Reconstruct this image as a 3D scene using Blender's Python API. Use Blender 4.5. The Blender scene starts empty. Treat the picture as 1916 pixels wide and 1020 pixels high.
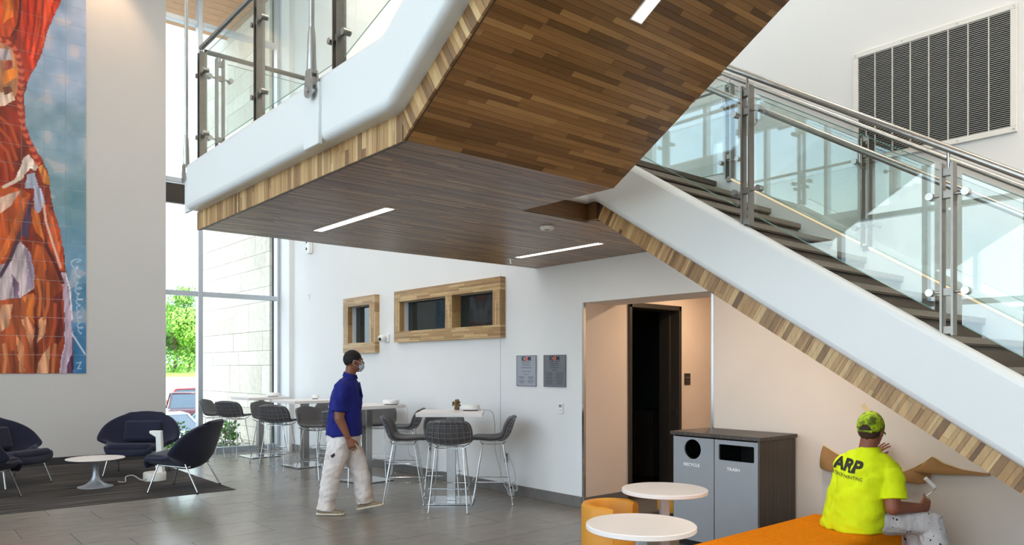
import bpy, bmesh, math, random
import numpy as np
from mathutils import Vector, Matrix
from mathutils.bvhtree import BVHTree

random.seed(7)
R = math.radians
scene = bpy.context.scene
COL = scene.collection

# ------------------------------------------------------------------ camera
cam_d = bpy.data.cameras.new('camera')
cam = bpy.data.objects.new('camera', cam_d)
COL.objects.link(cam)
cam.location = (0, 0, 1.6)
cam.rotation_euler = (R(90), 0, R(-40.39))
cam_d.sensor_width = 36
cam_d.lens = 36 * 1390 / 1916
cam_d.shift_y = 178 / 1916
cam_d.clip_end = 400
scene.camera = cam

# ------------------------------------------------------------------ world, sun, portals, exposure
world = bpy.data.worlds.new('sky')
scene.world = world
world.use_nodes = True
wn = world.node_tree
wn.nodes.clear()
w_out = wn.nodes.new('ShaderNodeOutputWorld')
w_bg = wn.nodes.new('ShaderNodeBackground')
w_tc = wn.nodes.new('ShaderNodeTexCoord')
w_no = wn.nodes.new('ShaderNodeTexNoise')
w_cr = wn.nodes.new('ShaderNodeValToRGB')
w_no.inputs['Scale'].default_value = 2.2
w_no.inputs['Detail'].default_value = 5
w_cr.color_ramp.elements[0].position = 0.38
w_cr.color_ramp.elements[0].color = (0.46, 0.68, 0.98, 1)
w_cr.color_ramp.elements[1].position = 0.58
w_cr.color_ramp.elements[1].color = (0.89, 0.95, 1.0, 1)
wn.links.new(w_tc.outputs['Generated'], w_no.inputs['Vector'])
wn.links.new(w_no.outputs['Fac'], w_cr.inputs['Fac'])
wn.links.new(w_cr.outputs['Color'], w_bg.inputs['Color'])
wn.links.new(w_bg.outputs['Background'], w_out.inputs['Surface'])
w_bg.inputs['Strength'].default_value = 3.7

sun_d = bpy.data.lights.new('sun', 'SUN')
sun_d.energy = 9.0
sun_d.angle = R(1.0)
sun_d.color = (1.0, 0.95, 0.86)
sun = bpy.data.objects.new('sun', sun_d)
COL.objects.link(sun)
sun.rotation_euler = Vector((-0.42, 0.55, -0.72)).to_track_quat('-Z', 'Y').to_euler()

WEST = -8.0      # plane of the big curtain wall opposite the stair
NORTH = 14.1     # mural and window wall
EAST = 6.1       # back wall behind the stair
SOUTH = -7.0
CEIL = 9.0

def portal(name, loc, rot, sx, sy):
    d = bpy.data.lights.new(name, 'AREA')
    d.shape = 'RECTANGLE'
    d.size = sx
    d.size_y = sy
    d.cycles.is_portal = True
    o = bpy.data.objects.new(name, d)
    COL.objects.link(o)
    o.location = loc
    o.rotation_euler = rot
portal('daylight_portal', (WEST - 0.3, 3.6, 4.5), (0, R(-90), 0), 8.6, 20.6)
portal('daylight_portal', (5.0, NORTH + 0.4, 4.4), (R(-90), 0, 0), 2.4, 8.6)

scene.view_settings.view_transform = 'Standard'
scene.view_settings.look = 'None'
scene.view_settings.gamma = 1.0
scene.view_settings.use_curve_mapping = False
scene.view_settings.exposure = 0.3
scene.cycles.max_bounces = 10
scene.cycles.diffuse_bounces = 6
scene.cycles.transparent_max_bounces = 24
scene.cycles.use_denoising = True
scene.cycles.caustics_reflective = False
scene.cycles.caustics_refractive = False
scene.cycles.sample_clamp_indirect = 8.0

# ------------------------------------------------------------------ materials
def srgb(r, g, b):
    def c(x):
        x = x / 255.0
        return x / 12.92 if x <= 0.04045 else ((x + 0.055) / 1.055) ** 2.4
    return (c(r), c(g), c(b), 1.0)

class NT:
    """tiny helper around a material node tree"""
    def __init__(self, name):
        self.m = bpy.data.materials.new(name)
        self.m.use_nodes = True
        self.t = self.m.node_tree
        self.t.nodes.clear()
        self.out = self.n('ShaderNodeOutputMaterial')
    def n(self, kind, **kw):
        nd = self.t.nodes.new(kind)
        for k, v in kw.items():
            setattr(nd, k, v)
        return nd
    def l(self, a, b):
        self.t.links.new(a, b)
    def ramp(self, stops, fac):
        cr = self.n('ShaderNodeValToRGB')
        e = cr.color_ramp.elements
        e[0].position, e[0].color = stops[0]
        e[1].position, e[1].color = stops[-1]
        for p, c in stops[1:-1]:
            x = e.new(p)
            x.color = c
        self.l(fac, cr.inputs['Fac'])
        return cr.outputs['Color']
    def noise(self, scale, detail=4, vec=None, rough=0.5):
        nd = self.n('ShaderNodeTexNoise')
        nd.inputs['Scale'].default_value = scale
        nd.inputs['Detail'].default_value = detail
        nd.inputs['Roughness'].default_value = rough
        if vec is not None:
            self.l(vec, nd.inputs['Vector'])
        return nd.outputs['Fac']
    def coords(self, which='Object', scale=(1, 1, 1), rot=(0, 0, 0), loc=(0, 0, 0)):
        tc = self.n('ShaderNodeTexCoord')
        mp = self.n('ShaderNodeMapping')
        mp.inputs['Scale'].default_value = scale
        mp.inputs['Rotation'].default_value = rot
        mp.inputs['Location'].default_value = loc
        self.l(tc.outputs[which], mp.inputs['Vector'])
        return mp.outputs['Vector']
    def world_coords(self, scale=(1, 1, 1)):
        g = self.n('ShaderNodeNewGeometry')
        mp = self.n('ShaderNodeMapping')
        mp.inputs['Scale'].default_value = scale
        self.l(g.outputs['Position'], mp.inputs['Vector'])
        return mp.outputs['Vector']
    def mix(self, a, b, fac, mode='MIX'):
        mx = self.n('ShaderNodeMix', data_type='RGBA', blend_type=mode)
        for s, v in ((6, a), (7, b)):
            if isinstance(v, tuple):
                mx.inputs[s].default_value = v
            else:
                self.l(v, mx.inputs[s])
        if isinstance(fac, (int, float)):
            mx.inputs[0].default_value = fac
        else:
            self.l(fac, mx.inputs[0])
        return mx.outputs[2]
    def bsdf(self, color, rough=0.5, metal=0.0, spec=0.5, bump=None, bump_s=0.2, bump_d=0.01, **kw):
        b = self.n('ShaderNodeBsdfPrincipled')
        if isinstance(color, tuple):
            b.inputs['Base Color'].default_value = color
        else:
            self.l(color, b.inputs['Base Color'])
        if isinstance(rough, (int, float)):
            b.inputs['Roughness'].default_value = rough
        else:
            self.l(rough, b.inputs['Roughness'])
        b.inputs['Metallic'].default_value = metal
        b.inputs['Specular IOR Level'].default_value = spec
        for k, v in kw.items():
            b.inputs[k.replace('_', ' ')].default_value = v
        if bump is not None:
            bp = self.n('ShaderNodeBump')
            bp.inputs['Strength'].default_value = bump_s
            bp.inputs['Distance'].default_value = bump_d
            self.l(bump, bp.inputs['Height'])
            self.l(bp.outputs['Normal'], b.inputs['Normal'])
        self.l(b.outputs[0], self.out.inputs['Surface'])
        return self.m

def mat_plain(name, col, rough=0.5, metal=0.0, var=0.06, scale=6.0, spec=0.5, bump_s=0.0, bscale=80.0, **kw):
    t = NT(name)
    v = t.coords('Object')
    n = t.noise(scale, 3, v)
    lo = tuple(c * (1 - var) for c in col[:3]) + (1,)
    hi = tuple(min(1, c * (1 + var)) for c in col[:3]) + (1,)
    c = t.ramp([(0.3, lo), (0.7, hi)], n)
    bump = t.noise(bscale, 2, v) if bump_s else None
    return t.bsdf(c, rough, metal, spec, bump, bump_s, 0.004, **kw)

def mat_emit(name, col, strength):
    t = NT(name)
    e = t.n('ShaderNodeEmission')
    e.inputs['Color'].default_value = col
    e.inputs['Strength'].default_value = strength
    t.l(e.outputs[0], t.out.inputs['Surface'])
    return t.m

def mat_glass(name, tint, ior=1.5, rough=0.0, boost=1.0):
    t = NT(name)
    tr = t.n('ShaderNodeBsdfTransparent')
    tr.inputs['Color'].default_value = tint
    gl = t.n('ShaderNodeBsdfGlossy')
    gl.inputs['Roughness'].default_value = rough
    gl.inputs['Color'].default_value = (0.95, 1.0, 0.99, 1)
    lw = t.n('ShaderNodeLayerWeight')
    lw.inputs['Blend'].default_value = 0.5
    pw = t.n('ShaderNodeMath', operation='POWER')
    pw.inputs[1].default_value = 5.0
    mu = t.n('ShaderNodeMath', operation='MULTIPLY_ADD')
    mu.use_clamp = True
    r0 = ((ior - 1) / (ior + 1)) ** 2
    mu.inputs[1].default_value = (1 - r0)
    mu.inputs[2].default_value = r0 * boost
    t.l(lw.outputs['Facing'], pw.inputs[0])
    t.l(pw.outputs[0], mu.inputs[0])
    mx = t.n('ShaderNodeMixShader')
    t.l(mu.outputs[0], mx.inputs[0])
    t.l(tr.outputs[0], mx.inputs[1])
    t.l(gl.outputs[0], mx.inputs[2])
    t.l(mx.outputs[0], t.out.inputs['Surface'])
    return t.m

def mat_wood(name, stops, source, rough=0.4, grain=(1, 1, 1), gstr=0.45):
    """source 'object' = one random tone per strip object, 'attr' = tone per strip of a joined mesh"""
    t = NT(name)
    if source == 'object':
        oi = t.n('ShaderNodeObjectInfo')
        fac = oi.outputs['Random']
    else:
        at = t.n('ShaderNodeAttribute', attribute_name='tone')
        fac = at.outputs['Fac']
    base = t.ramp(stops, fac)
    v = t.world_coords(grain)
    n1 = t.noise(1.0, 5, v, 0.62)
    g = t.ramp([(0.28, (0.45, 0.45, 0.45, 1)), (0.72, (1.25, 1.22, 1.18, 1))], n1)
    c = t.mix(base, g, gstr, 'MULTIPLY')
    return t.bsdf(c, rough, 0.0, 0.5, n1, 0.12, 0.003)

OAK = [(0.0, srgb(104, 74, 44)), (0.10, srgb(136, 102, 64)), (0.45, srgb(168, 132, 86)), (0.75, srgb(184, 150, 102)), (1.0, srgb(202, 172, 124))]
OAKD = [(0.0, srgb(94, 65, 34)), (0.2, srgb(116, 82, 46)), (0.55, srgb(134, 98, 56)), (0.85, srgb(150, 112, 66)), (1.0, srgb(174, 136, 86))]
MT = {}
MT['wall'] = mat_plain('white_wall_paint', srgb(228, 228, 228), 0.75, var=0.012, scale=1.4, bump_s=0.03, bscale=160)
MT['wall_mural'] = mat_plain('grey_white_wall_paint', srgb(194, 191, 189), 0.8, var=0.012, scale=1.2)
MT['wallcover'] = mat_plain('beige_vinyl_wallcovering', srgb(224, 207, 192), 0.7, var=0.025, scale=2.2, bump_s=0.05, bscale=220)
MT['barewall'] = mat_plain('bare_primed_wallboard', srgb(212, 199, 188), 0.85, var=0.03, scale=2.0)
MT['white_paint'] = mat_plain('white_satin_steel_paint', srgb(216, 221, 223), 0.32, var=0.01, scale=1.0)
MT['ceiling'] = mat_plain('ceiling_paint', srgb(236, 236, 234), 0.9, var=0.01)
MT['base'] = mat_plain('grey_tile_base', srgb(112, 108, 104), 0.5, var=0.12, scale=9)
MT['dark_base'] = mat_plain('charcoal_rubber_base', srgb(48, 47, 48), 0.6)
MT['grout'] = mat_plain('dark_grout', srgb(62, 58, 54), 0.8)
MT['steel'] = mat_plain('brushed_stainless_steel', srgb(176, 174, 170), 0.3, 1.0, var=0.06, scale=30)
MT['steel_dark'] = mat_plain('satin_steel_post', srgb(138, 134, 128), 0.38, 1.0, var=0.06, scale=20)
MT['chrome'] = mat_plain('polished_chrome', srgb(210, 212, 214), 0.12, 1.0, var=0.02)
MT['wire'] = mat_plain('bright_wire', srgb(168, 170, 176), 0.38, 0.75, var=0.02)
MT['alu'] = mat_plain('clear_anodised_aluminium', srgb(186, 194, 202), 0.35, 0.6, var=0.03)
MT['bronze'] = mat_plain('dark_bronze_metal', srgb(58, 52, 46), 0.45, 0.3, var=0.05)
MT['black'] = mat_plain('black_void', srgb(8, 8, 8), 0.7)
MT['dark_room'] = mat_plain('unlit_room_paint', srgb(58, 58, 60), 0.8)  # dark tone puts the room's lack of light into its paint
MT['white_lam'] = mat_plain('white_laminate', srgb(236, 230, 228), 0.35, var=0.01)
MT['white_plastic'] = mat_plain('white_plastic', srgb(232, 232, 230), 0.4, var=0.01)
MT['grey_pad'] = mat_plain('charcoal_vinyl_pad', srgb(78, 76, 78), 0.5, var=0.08, scale=20, bump_s=0.08, bscale=140)
MT['navy'] = mat_plain('navy_wool_upholstery', srgb(14, 18, 46), 0.9, var=0.2, scale=60, bump_s=0.2, bscale=400, Sheen_Weight=0.15)
MT['ochre'] = mat_plain('ochre_leather', srgb(206, 140, 40), 0.55, var=0.06, scale=8, bump_s=0.06, bscale=180)
MT['orange'] = mat_plain('orange_wool_felt', srgb(238, 136, 4), 0.95, var=0.10, scale=50, spec=0.1, bump_s=0.25, bscale=260)
MT['bin_grey'] = mat_plain('silver_grey_laminate', srgb(150, 152, 156), 0.4, 0.2, var=0.02)
MT['rail_glass'] = mat_glass('railing_glass', (0.955, 0.99, 0.98, 1), 1.5, 0.0, 1.9)
MT['win_glass'] = mat_glass('window_glass', (0.96, 0.985, 0.98, 1), 1.45)
MT['glass_edge'] = mat_plain('green_glass_edge', srgb(110, 150, 140), 0.15)
MT['dark_glass'] = mat_plain('dark_interior_glazing', srgb(26, 38, 40), 0.04, 0.0, spec=0.6)
MT['brown_paper'] = mat_plain('brown_paper_backing', srgb(158, 114, 66), 0.8, var=0.1, scale=7, bump_s=0.1, bscale=60)
MT['tape'] = mat_plain('masking_tape', srgb(222, 196, 146), 0.7)
MT['led'] = mat_emit('led_lens', (1.0, 0.90, 0.74, 1), 9.0)
MT['glow_soft'] = mat_emit('reflected_glow_line', (1.0, 0.74, 0.46, 1), 0.9)  # emission stands in for a reflected streak of light
MT['stair_tread'] = mat_plain('dark_speckled_tread', srgb(80, 73, 64), 0.6, var=0.25, scale=120)
MT['nosing'] = mat_plain('grey_nosing_strip', srgb(122, 118, 110), 0.6, var=0.1, scale=60)
MT['rubber'] = mat_plain('black_rubber', srgb(24, 24, 24), 0.7)
MT['cable'] = mat_plain('pale_cable', srgb(190, 190, 190), 0.5)
MT['vent_white'] = mat_plain('white_enamel_grille', srgb(226, 224, 220), 0.5, var=0.02)
MT['skin1'] = mat_plain('tan_skin', srgb(128, 80, 56), 0.55, var=0.1, scale=14)
MT['skin2'] = mat_plain('weathered_skin', srgb(146, 86, 62), 0.55, var=0.12, scale=16)
MT['hair'] = mat_plain('short_black_hair', srgb(20, 16, 14), 0.8, bump_s=0.4, bscale=300)
MT['hair2'] = mat_plain('short_brown_hair', srgb(66, 44, 34), 0.8, bump_s=0.4, bscale=300)
MT['polo'] = mat_plain('royal_blue_cotton', srgb(8, 22, 118), 0.85, var=0.12, scale=12, bump_s=0.25, bscale=28)
MT['mask'] = mat_plain('pale_blue_face_mask', srgb(176, 198, 214), 0.8, bump_s=0.2, bscale=50)
MT['shoe'] = mat_plain('cream_canvas_shoe', srgb(206, 196, 176), 0.8, var=0.1, scale=30)
MT['shoe_top'] = mat_plain('taupe_shoe_upper', srgb(140, 124, 104), 0.85)
MT['asphalt'] = mat_plain('sunlit_asphalt', srgb(170, 168, 164), 0.9, var=0.08, scale=2)
MT['concrete'] = mat_plain('pale_concrete', srgb(214, 208, 196), 0.9)
MT['grass'] = mat_plain('mown_grass', srgb(120, 160, 62), 0.9, var=0.2, scale=3)
MT['leaf'] = mat_plain('tree_leaves', srgb(120, 165, 60), 0.7, var=0.25, scale=2.5)
MT['leaf2'] = mat_plain('shrub_leaves', srgb(92, 142, 62), 0.7, var=0.25, scale=6)
MT['bark'] = mat_plain('tree_bark', srgb(96, 80, 64), 0.9, var=0.2, scale=9)
MT['mulch'] = mat_plain('pale_gravel_bed', srgb(176, 160, 138), 0.9, var=0.3, scale=30)
MT['brown_orn'] = mat_plain('dried_brown_foliage', srgb(120, 96, 62), 0.8, var=0.3, scale=40)
MT['soffit_out'] = mat_plain('exterior_wood_soffit', srgb(176, 132, 92), 0.6, var=0.1, scale=5)

def wood_dark_panel():
    t = NT('dark_woodgrain_laminate')
    v = t.coords('Object', (40, 40, 1.2))
    n = t.noise(1.0, 4, v)
    c = t.ramp([(0.3, srgb(44, 37, 32)), (0.7, srgb(78, 66, 56))], n)
    return t.bsdf(c, 0.42)
MT['dark_wood'] = wood_dark_panel()

MT['fascia_u'] = mat_wood('oak_fascia_strip', OAK, 'object', 0.42, (26, 26, 3.0))
MT['frame_oak'] = mat_wood('oak_frame_strip', OAK, 'attr', 0.45, (20, 3.2, 60))
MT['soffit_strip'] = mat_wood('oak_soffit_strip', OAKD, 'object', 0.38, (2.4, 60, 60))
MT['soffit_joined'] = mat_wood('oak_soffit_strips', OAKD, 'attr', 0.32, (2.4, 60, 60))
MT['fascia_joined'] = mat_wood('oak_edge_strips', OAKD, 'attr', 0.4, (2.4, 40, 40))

def floor_tile_mat():
    t = NT('grey_porcelain_tile')
    oi = t.n('ShaderNodeObjectInfo')
    v = t.world_coords((1.6, 3.4, 1))
    n = t.noise(2.6, 6, v, 0.6)
    c = t.ramp([(0.25, srgb(118, 112, 105)), (0.55, srgb(127, 121, 114)), (0.8, srgb(136, 130, 123))], n)
    tone = t.ramp([(0, (0.93, 0.93, 0.93, 1)), (1, (1.05, 1.05, 1.05, 1))], oi.outputs['Random'])
    c2 = t.mix(c, tone, 1.0, 'MULTIPLY')
    return t.bsdf(c2, 0.26, 0.0, 0.5)
MT['tile'] = floor_tile_mat()

def carpet_mat():
    t = NT('charcoal_striped_carpet')
    v = t.world_coords((0.7, 22, 1))
    n = t.noise(1.0, 6, v, 0.7)
    c = t.ramp([(0.32, srgb(34, 33, 34)), (0.48, srgb(66, 63, 62)), (0.58, srgb(88, 84, 82)), (0.68, srgb(136, 128, 120))], n)
    v2 = t.world_coords((1, 1, 1))
    n2 = t.noise(300, 2, v2)
    return t.bsdf(c, 0.95, 0.0, 0.1, n2, 0.3, 0.004)
MT['carpet'] = carpet_mat()

def stone_mat():
    t = NT('pale_limestone_block')
    oi = t.n('ShaderNodeObjectInfo')
    v = t.world_coords((1, 1, 1))
    n = t.noise(9, 6, v, 0.7)
    c = t.ramp([(0.3, srgb(206, 198, 184)), (0.7, srgb(232, 226, 214))], n)
    tone = t.ramp([(0, (0.86, 0.85, 0.83, 1)), (1, (1.06, 1.06, 1.06, 1))], oi.outputs['Random'])
    return t.bsdf(t.mix(c, tone, 1.0, 'MULTIPLY'), 0.85, 0.0, 0.3, n, 0.2, 0.004)
MT['stone'] = stone_mat()

def camo_mat():
    t = NT('camouflage_cap_cloth')
    v = t.coords('Object')
    n = t.noise(16, 2, v)
    c = t.ramp([(0.36, srgb(84, 96, 22)), (0.45, srgb(132, 160, 22)), (0.52, srgb(176, 206, 20)), (0.62, srgb(112, 124, 34))], n)
    return t.bsdf(c, 0.8)
MT['camo'] = camo_mat()

def hivis_mat():
    t = NT('fluorescent_yellow_cotton')
    v = t.coords('Object', (1, 1, 0.6))
    n = t.noise(9, 3, v)
    c = t.ramp([(0.3, srgb(218, 236, 10)), (0.7, srgb(232, 250, 20))], n)
    return t.bsdf(c, 0.8, 0.0, 0.3, n, 0.35, 0.03)
MT['hivis'] = hivis_mat()

def painter_pants(name, speck):
    t = NT(name)
    v = t.coords('Object')
    n = t.noise(7, 3, v)
    c = t.ramp([(0.3, srgb(206, 198, 196)), (0.7, srgb(226, 222, 222))], n)
    if speck:
        n2 = t.noise(30, 2, v)
        s = t.ramp([(0.655, (0, 0, 0, 1)), (0.67, (1, 1, 1, 1))], n2)
        c = t.mix(c, srgb(60, 44, 44), s)
    else:
        n2 = t.noise(5, 4, v)
        s = t.ramp([(0.55, (0, 0, 0, 1)), (0.8, (1, 1, 1, 1))], n2)
        c = t.mix(c, srgb(190, 168, 150), s)
    w = t.noise(16, 3, t.coords('Object', (1, 1, 0.5)))
    return t.bsdf(c, 0.85, 0.0, 0.2, w, 0.5, 0.03)
MT['pants1'] = painter_pants('white_work_trousers', False)
MT['pants2'] = painter_pants('paint_splattered_trousers', True)

def ink(name, col, rough=0.6):
    return mat_plain(name, col, rough, var=0.02)
MT['ink_black'] = ink('black_print', srgb(34, 36, 20))
MT['ink_white'] = ink('white_print', srgb(235, 235, 235))
MT['ink_grey'] = ink('grey_etched_print', srgb(84, 86, 92))
MT['ink_dark'] = ink('dark_etched_print', srgb(44, 46, 52))
MT['ink_red'] = ink('red_orange_print', srgb(226, 92, 62))
MT['plaque_light'] = mat_plain('light_metal_plaque', srgb(164, 170, 180), 0.4, 0.3, var=0.02)
MT['plaque_dark'] = mat_plain('dark_metal_plaque', srgb(118, 122, 128), 0.4, 0.3, var=0.02)

def mural_mat():
    t = NT('painted_mural_print')
    at = t.n('ShaderNodeVertexColor', layer_name='paint')
    return t.bsdf(at.outputs['Color'], 0.35, 0.0, 0.4)
MT['mural'] = mural_mat()

def car_paint(name, col):
    return mat_plain(name, col, 0.2, 0.2, var=0.02, spec=0.6)
MT['car_red'] = car_paint('red_car_paint', srgb(176, 24, 34))
MT['car_maroon'] = car_paint('dark_maroon_car_paint', srgb(74, 40, 46))
MT['car_silver'] = car_paint('silver_blue_car_paint', srgb(150, 166, 190))
MT['car_teal'] = car_paint('pale_teal_car_paint', srgb(130, 190, 200))
MT['car_glass'] = mat_plain('tinted_car_glass', srgb(60, 72, 84), 0.05)
MT['lamp_white'] = mat_plain('car_lamp_lens', srgb(220, 226, 230), 0.1)
MT['lamp_red'] = mat_plain('red_tail_lens', srgb(180, 20, 24), 0.15)

# ------------------------------------------------------------------ mesh helpers
def ancestors_loc(o):
    v = Vector((0, 0, 0))
    while o is not None:
        v = v + Vector(o.location)
        o = o.parent
    return v

class MB:
    def __init__(self):
        self.v, self.f, self.tone = [], [], []
    def add(self, verts, faces, tone=None):
        b = len(self.v)
        self.v += [tuple(p) for p in verts]
        self.f += [tuple(i + b for i in q) for q in faces]
        self.tone += [tone if tone is not None else 0.5] * len(faces)
        return self
    def box(self, c, s, rot=None, tone=None):
        x, y, z = s[0] / 2, s[1] / 2, s[2] / 2
        vs = [Vector(p) for p in ((-x, -y, -z), (x, -y, -z), (x, y, -z), (-x, y, -z), (-x, -y, z), (x, -y, z), (x, y, z), (-x, y, z))]
        if rot is not None:
            m = rot if isinstance(rot, Matrix) else Matrix.Rotation(rot, 3, 'Z')
            vs = [m @ p for p in vs]
        c = Vector(c)
        return self.add([c + p for p in vs], [(3, 2, 1, 0), (4, 5, 6, 7), (0, 1, 5, 4), (1, 2, 6, 5), (2, 3, 7, 6), (3, 0, 4, 7)], tone)
    def bb(self, x0, x1, y0, y1, z0, z1, tone=None):
        return self.box(((x0 + x1) / 2, (y0 + y1) / 2, (z0 + z1) / 2), (abs(x1 - x0), abs(y1 - y0), abs(z1 - z0)), None, tone)
    def tube(self, path, r, n=8, closed=False, caps=True):
        P = [Vector(p) for p in path]
        m = len(P)
        rr = r if isinstance(r, (list, tuple)) else [r] * m
        T = []
        for i in range(m):
            a = P[(i - 1) % m] if (closed or i > 0) else P[i]
            b = P[(i + 1) % m] if (closed or i < m - 1) else P[i]
            d = b - a
            T.append(d.normalized() if d.length > 1e-9 else Vector((0, 0, 1)))
        up = Vector((0, 0, 1)) if abs(T[0].z) < 0.9 else Vector((1, 0, 0))
        nrm = (up - T[0] * up.dot(T[0])).normalized()
        vs = []
        for i in range(m):
            nrm = nrm - T[i] * nrm.dot(T[i])
            nrm = nrm.normalized() if nrm.length > 1e-6 else T[i].orthogonal().normalized()
            bn = T[i].cross(nrm)
            for k in range(n):
                a = 2 * math.pi * k / n
                vs.append(P[i] + (nrm * math.cos(a) + bn * math.sin(a)) * rr[i])
        fs = []
        for i in range(m if closed else m - 1):
            j = (i + 1) % m
            for k in range(n):
                l = (k + 1) % n
                fs.append((i * n + k, i * n + l, j * n + l, j * n + k))
        if caps and not closed:
            fs.append(tuple(range(n))[::-1])
            fs.append(tuple((m - 1) * n + k for k in range(n)))
        return self.add(vs, fs)
    def cyl(self, a, b, r, n=16, r2=None):
        return self.tube([a, b], [r, r if r2 is None else r2], n)
    def lathe(self, prof, n=32, c=(0, 0, 0), close=False):
        vs, fs = [], []
        m = len(prof)
        for r, z in prof:
            for k in range(n):
                a = 2 * math.pi * k / n
                vs.append((c[0] + r * math.cos(a), c[1] + r * math.sin(a), c[2] + z))
        for i in range(m - 1 if not close else m):
            j = (i + 1) % m
            for k in range(n):
                l = (k + 1) % n
                fs.append((i * n + k, i * n + l, j * n + l, j * n + k))
        if not close:
            fs.append(tuple(range(n))[::-1])
            fs.append(tuple((m - 1) * n + k for k in range(n)))
        return self.add(vs, fs)
    def prism(self, poly, vec):
        """poly: 3-D points of a planar polygon, extruded by vec"""
        vec = Vector(vec)
        P = [Vector(p) for p in poly]
        n = len(P)
        vs = P + [p + vec for p in P]
        fs = [tuple(range(n))[::-1], tuple(range(n, 2 * n))]
        for i in range(n):
            j = (i + 1) % n
            fs.append((i, j, n + j, n + i))
        return self.add(vs, fs)
    def grid(self, rows, flip=False):
        nr, nc = len(rows), len(rows[0])
        vs = [p for r in rows for p in r]
        fs = []
        for i in range(nr - 1):
            for j in range(nc - 1):
                q = (i * nc + j, i * nc + j + 1, (i + 1) * nc + j + 1, (i + 1) * nc + j)
                fs.append(q[::-1] if flip else q)
        return self.add(vs, fs)
    def ball(self, c, r, nu=12, nv=8, rot=None):
        r = (r, r, r) if isinstance(r, (int, float)) else r
        vs, fs = [], []
        for i in range(nv + 1):
            th = math.pi * i / nv
            for k in range(nu):
                a = 2 * math.pi * k / nu
                p = Vector((r[0] * math.sin(th) * math.cos(a), r[1] * math.sin(th) * math.sin(a), r[2] * math.cos(th)))
                if rot is not None:
                    p = rot @ p
                vs.append(p + Vector(c))
        for i in range(nv):
            for k in range(nu):
                l = (k + 1) % nu
                fs.append((i * nu + k, (i + 1) * nu + k, (i + 1) * nu + l, i * nu + l))
        return self.add(vs, fs)
    def mesh(self, name, off=(0, 0, 0), use_tone=False):
        me = bpy.data.meshes.new(name)
        o = Vector(off)
        me.from_pydata([tuple(Vector(p) - o) for p in self.v], [], self.f)
        bm = bmesh.new()
        bm.from_mesh(me)
        bmesh.ops.remove_doubles(bm, verts=bm.verts, dist=1e-6)
        if not use_tone:
            bmesh.ops.recalc_face_normals(bm, faces=bm.faces)
        bm.to_mesh(me)
        bm.free()
        if use_tone and len(me.polygons) == len(self.tone):
            at = me.attributes.new('tone', 'FLOAT', 'FACE')
            at.data.foreach_set('value', self.tone)
        return me
    def build(self, name, mat, parent=None, smooth=None, bevel=None, world=True, use_tone=False, solid=None, subsurf=0):
        off = ancestors_loc(parent) if (parent is not None and world) else (0, 0, 0)
        me = self.mesh(name, off, use_tone)
        return link(name, me, mat, parent, smooth, bevel, solid, subsurf)

def shade(me, angle):
    for p in me.polygons:
        p.use_smooth = True
    me.set_sharp_from_angle(angle=R(angle))

def link(name, me, mat, parent=None, smooth=None, bevel=None, solid=None, subsurf=0):
    if mat is not None and len(me.materials) == 0:
        me.materials.append(MT[mat] if isinstance(mat, str) else mat)
    if smooth:
        shade(me, smooth)
    o = bpy.data.objects.new(name, me)
    COL.objects.link(o)
    if parent is not None:
        o.parent = parent
    if solid:
        md = o.modifiers.new('thickness', 'SOLIDIFY')
        md.thickness = solid[0]
        md.offset = solid[1]
    if subsurf:
        md = o.modifiers.new('smooth', 'SUBSURF')
        md.levels = md.render_levels = subsurf
    if bevel:
        md = o.modifiers.new('bevel', 'BEVEL')
        md.width = bevel[0]
        md.segments = bevel[1]
        md.limit_method = 'ANGLE'
        md.angle_limit = R(bevel[2] if len(bevel) > 2 else 30)
        md.harden_normals = False
    return o

def tag(o, label=None, cat=None, group=None, kind=None):
    if label:
        o['label'] = label
    if cat:
        o['category'] = cat
    if group:
        o['group'] = group
    if kind:
        o['kind'] = kind
    return o

def empty(name, loc, rotz=0.0, label=None, cat=None, group=None, kind=None, parent=None):
    o = bpy.data.objects.new(name, None)
    COL.objects.link(o)
    o.empty_display_size = 0.1
    o.location = loc
    o.rotation_euler = (0, 0, rotz)
    if parent is not None:
        o.parent = parent
    return tag(o, label, cat, group, kind)

def children_of(o):
    return [c for c in bpy.data.objects if c.parent == o]

def copy_tree(o, parent=None):
    kids = list(o.children)
    c = o.copy()
    COL.objects.link(c)
    c.parent = parent
    for ch in kids:
        copy_tree(ch, c)
    return c

def structure(o):
    o['kind'] = 'structure'
    return o

def face_rot(dx, dy):
    """rotation about Z that turns local +Y towards (dx, dy)"""
    return math.atan2(-dx, dy)

def text_mesh(txt, size, extrude=0.001, bold=0.0, align='CENTER', spacing=1.0):
    cu = bpy.data.curves.new('lettering', 'FONT')
    cu.body = txt
    cu.size = size
    cu.extrude = extrude
    cu.offset = bold
    cu.space_character = spacing
    cu.align_x = align
    cu.align_y = 'CENTER'
    cu.resolution_u = 3
    ob = bpy.data.objects.new('lettering', cu)
    COL.objects.link(ob)
    dg = bpy.context.evaluated_depsgraph_get()
    me = bpy.data.meshes.new_from_object(ob.evaluated_get(dg))
    bpy.data.objects.remove(ob)
    me.name = 'lettering'
    me.materials.clear()
    return me

def put_text(name, txt, size, mat, parent, loc, rot, bold=0.0, extrude=0.0008, spacing=1.0, sx=1.0):
    me = text_mesh(txt, size, extrude, bold, spacing=spacing)
    o = link(name, me, mat, parent)
    o.location = Vector(loc) - (ancestors_loc(parent) if parent is not None else Vector((0, 0, 0)))
    o.rotation_euler = rot
    o.scale = (sx, 1, 1)
    return o

UNIT = {}
def unit_box(mat):
    if mat not in UNIT:
        me = MB().box((0, 0, 0), (1, 1, 1)).mesh('strip')
        me.materials.append(MT[mat])
        UNIT[mat] = me
    return UNIT[mat]

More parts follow.
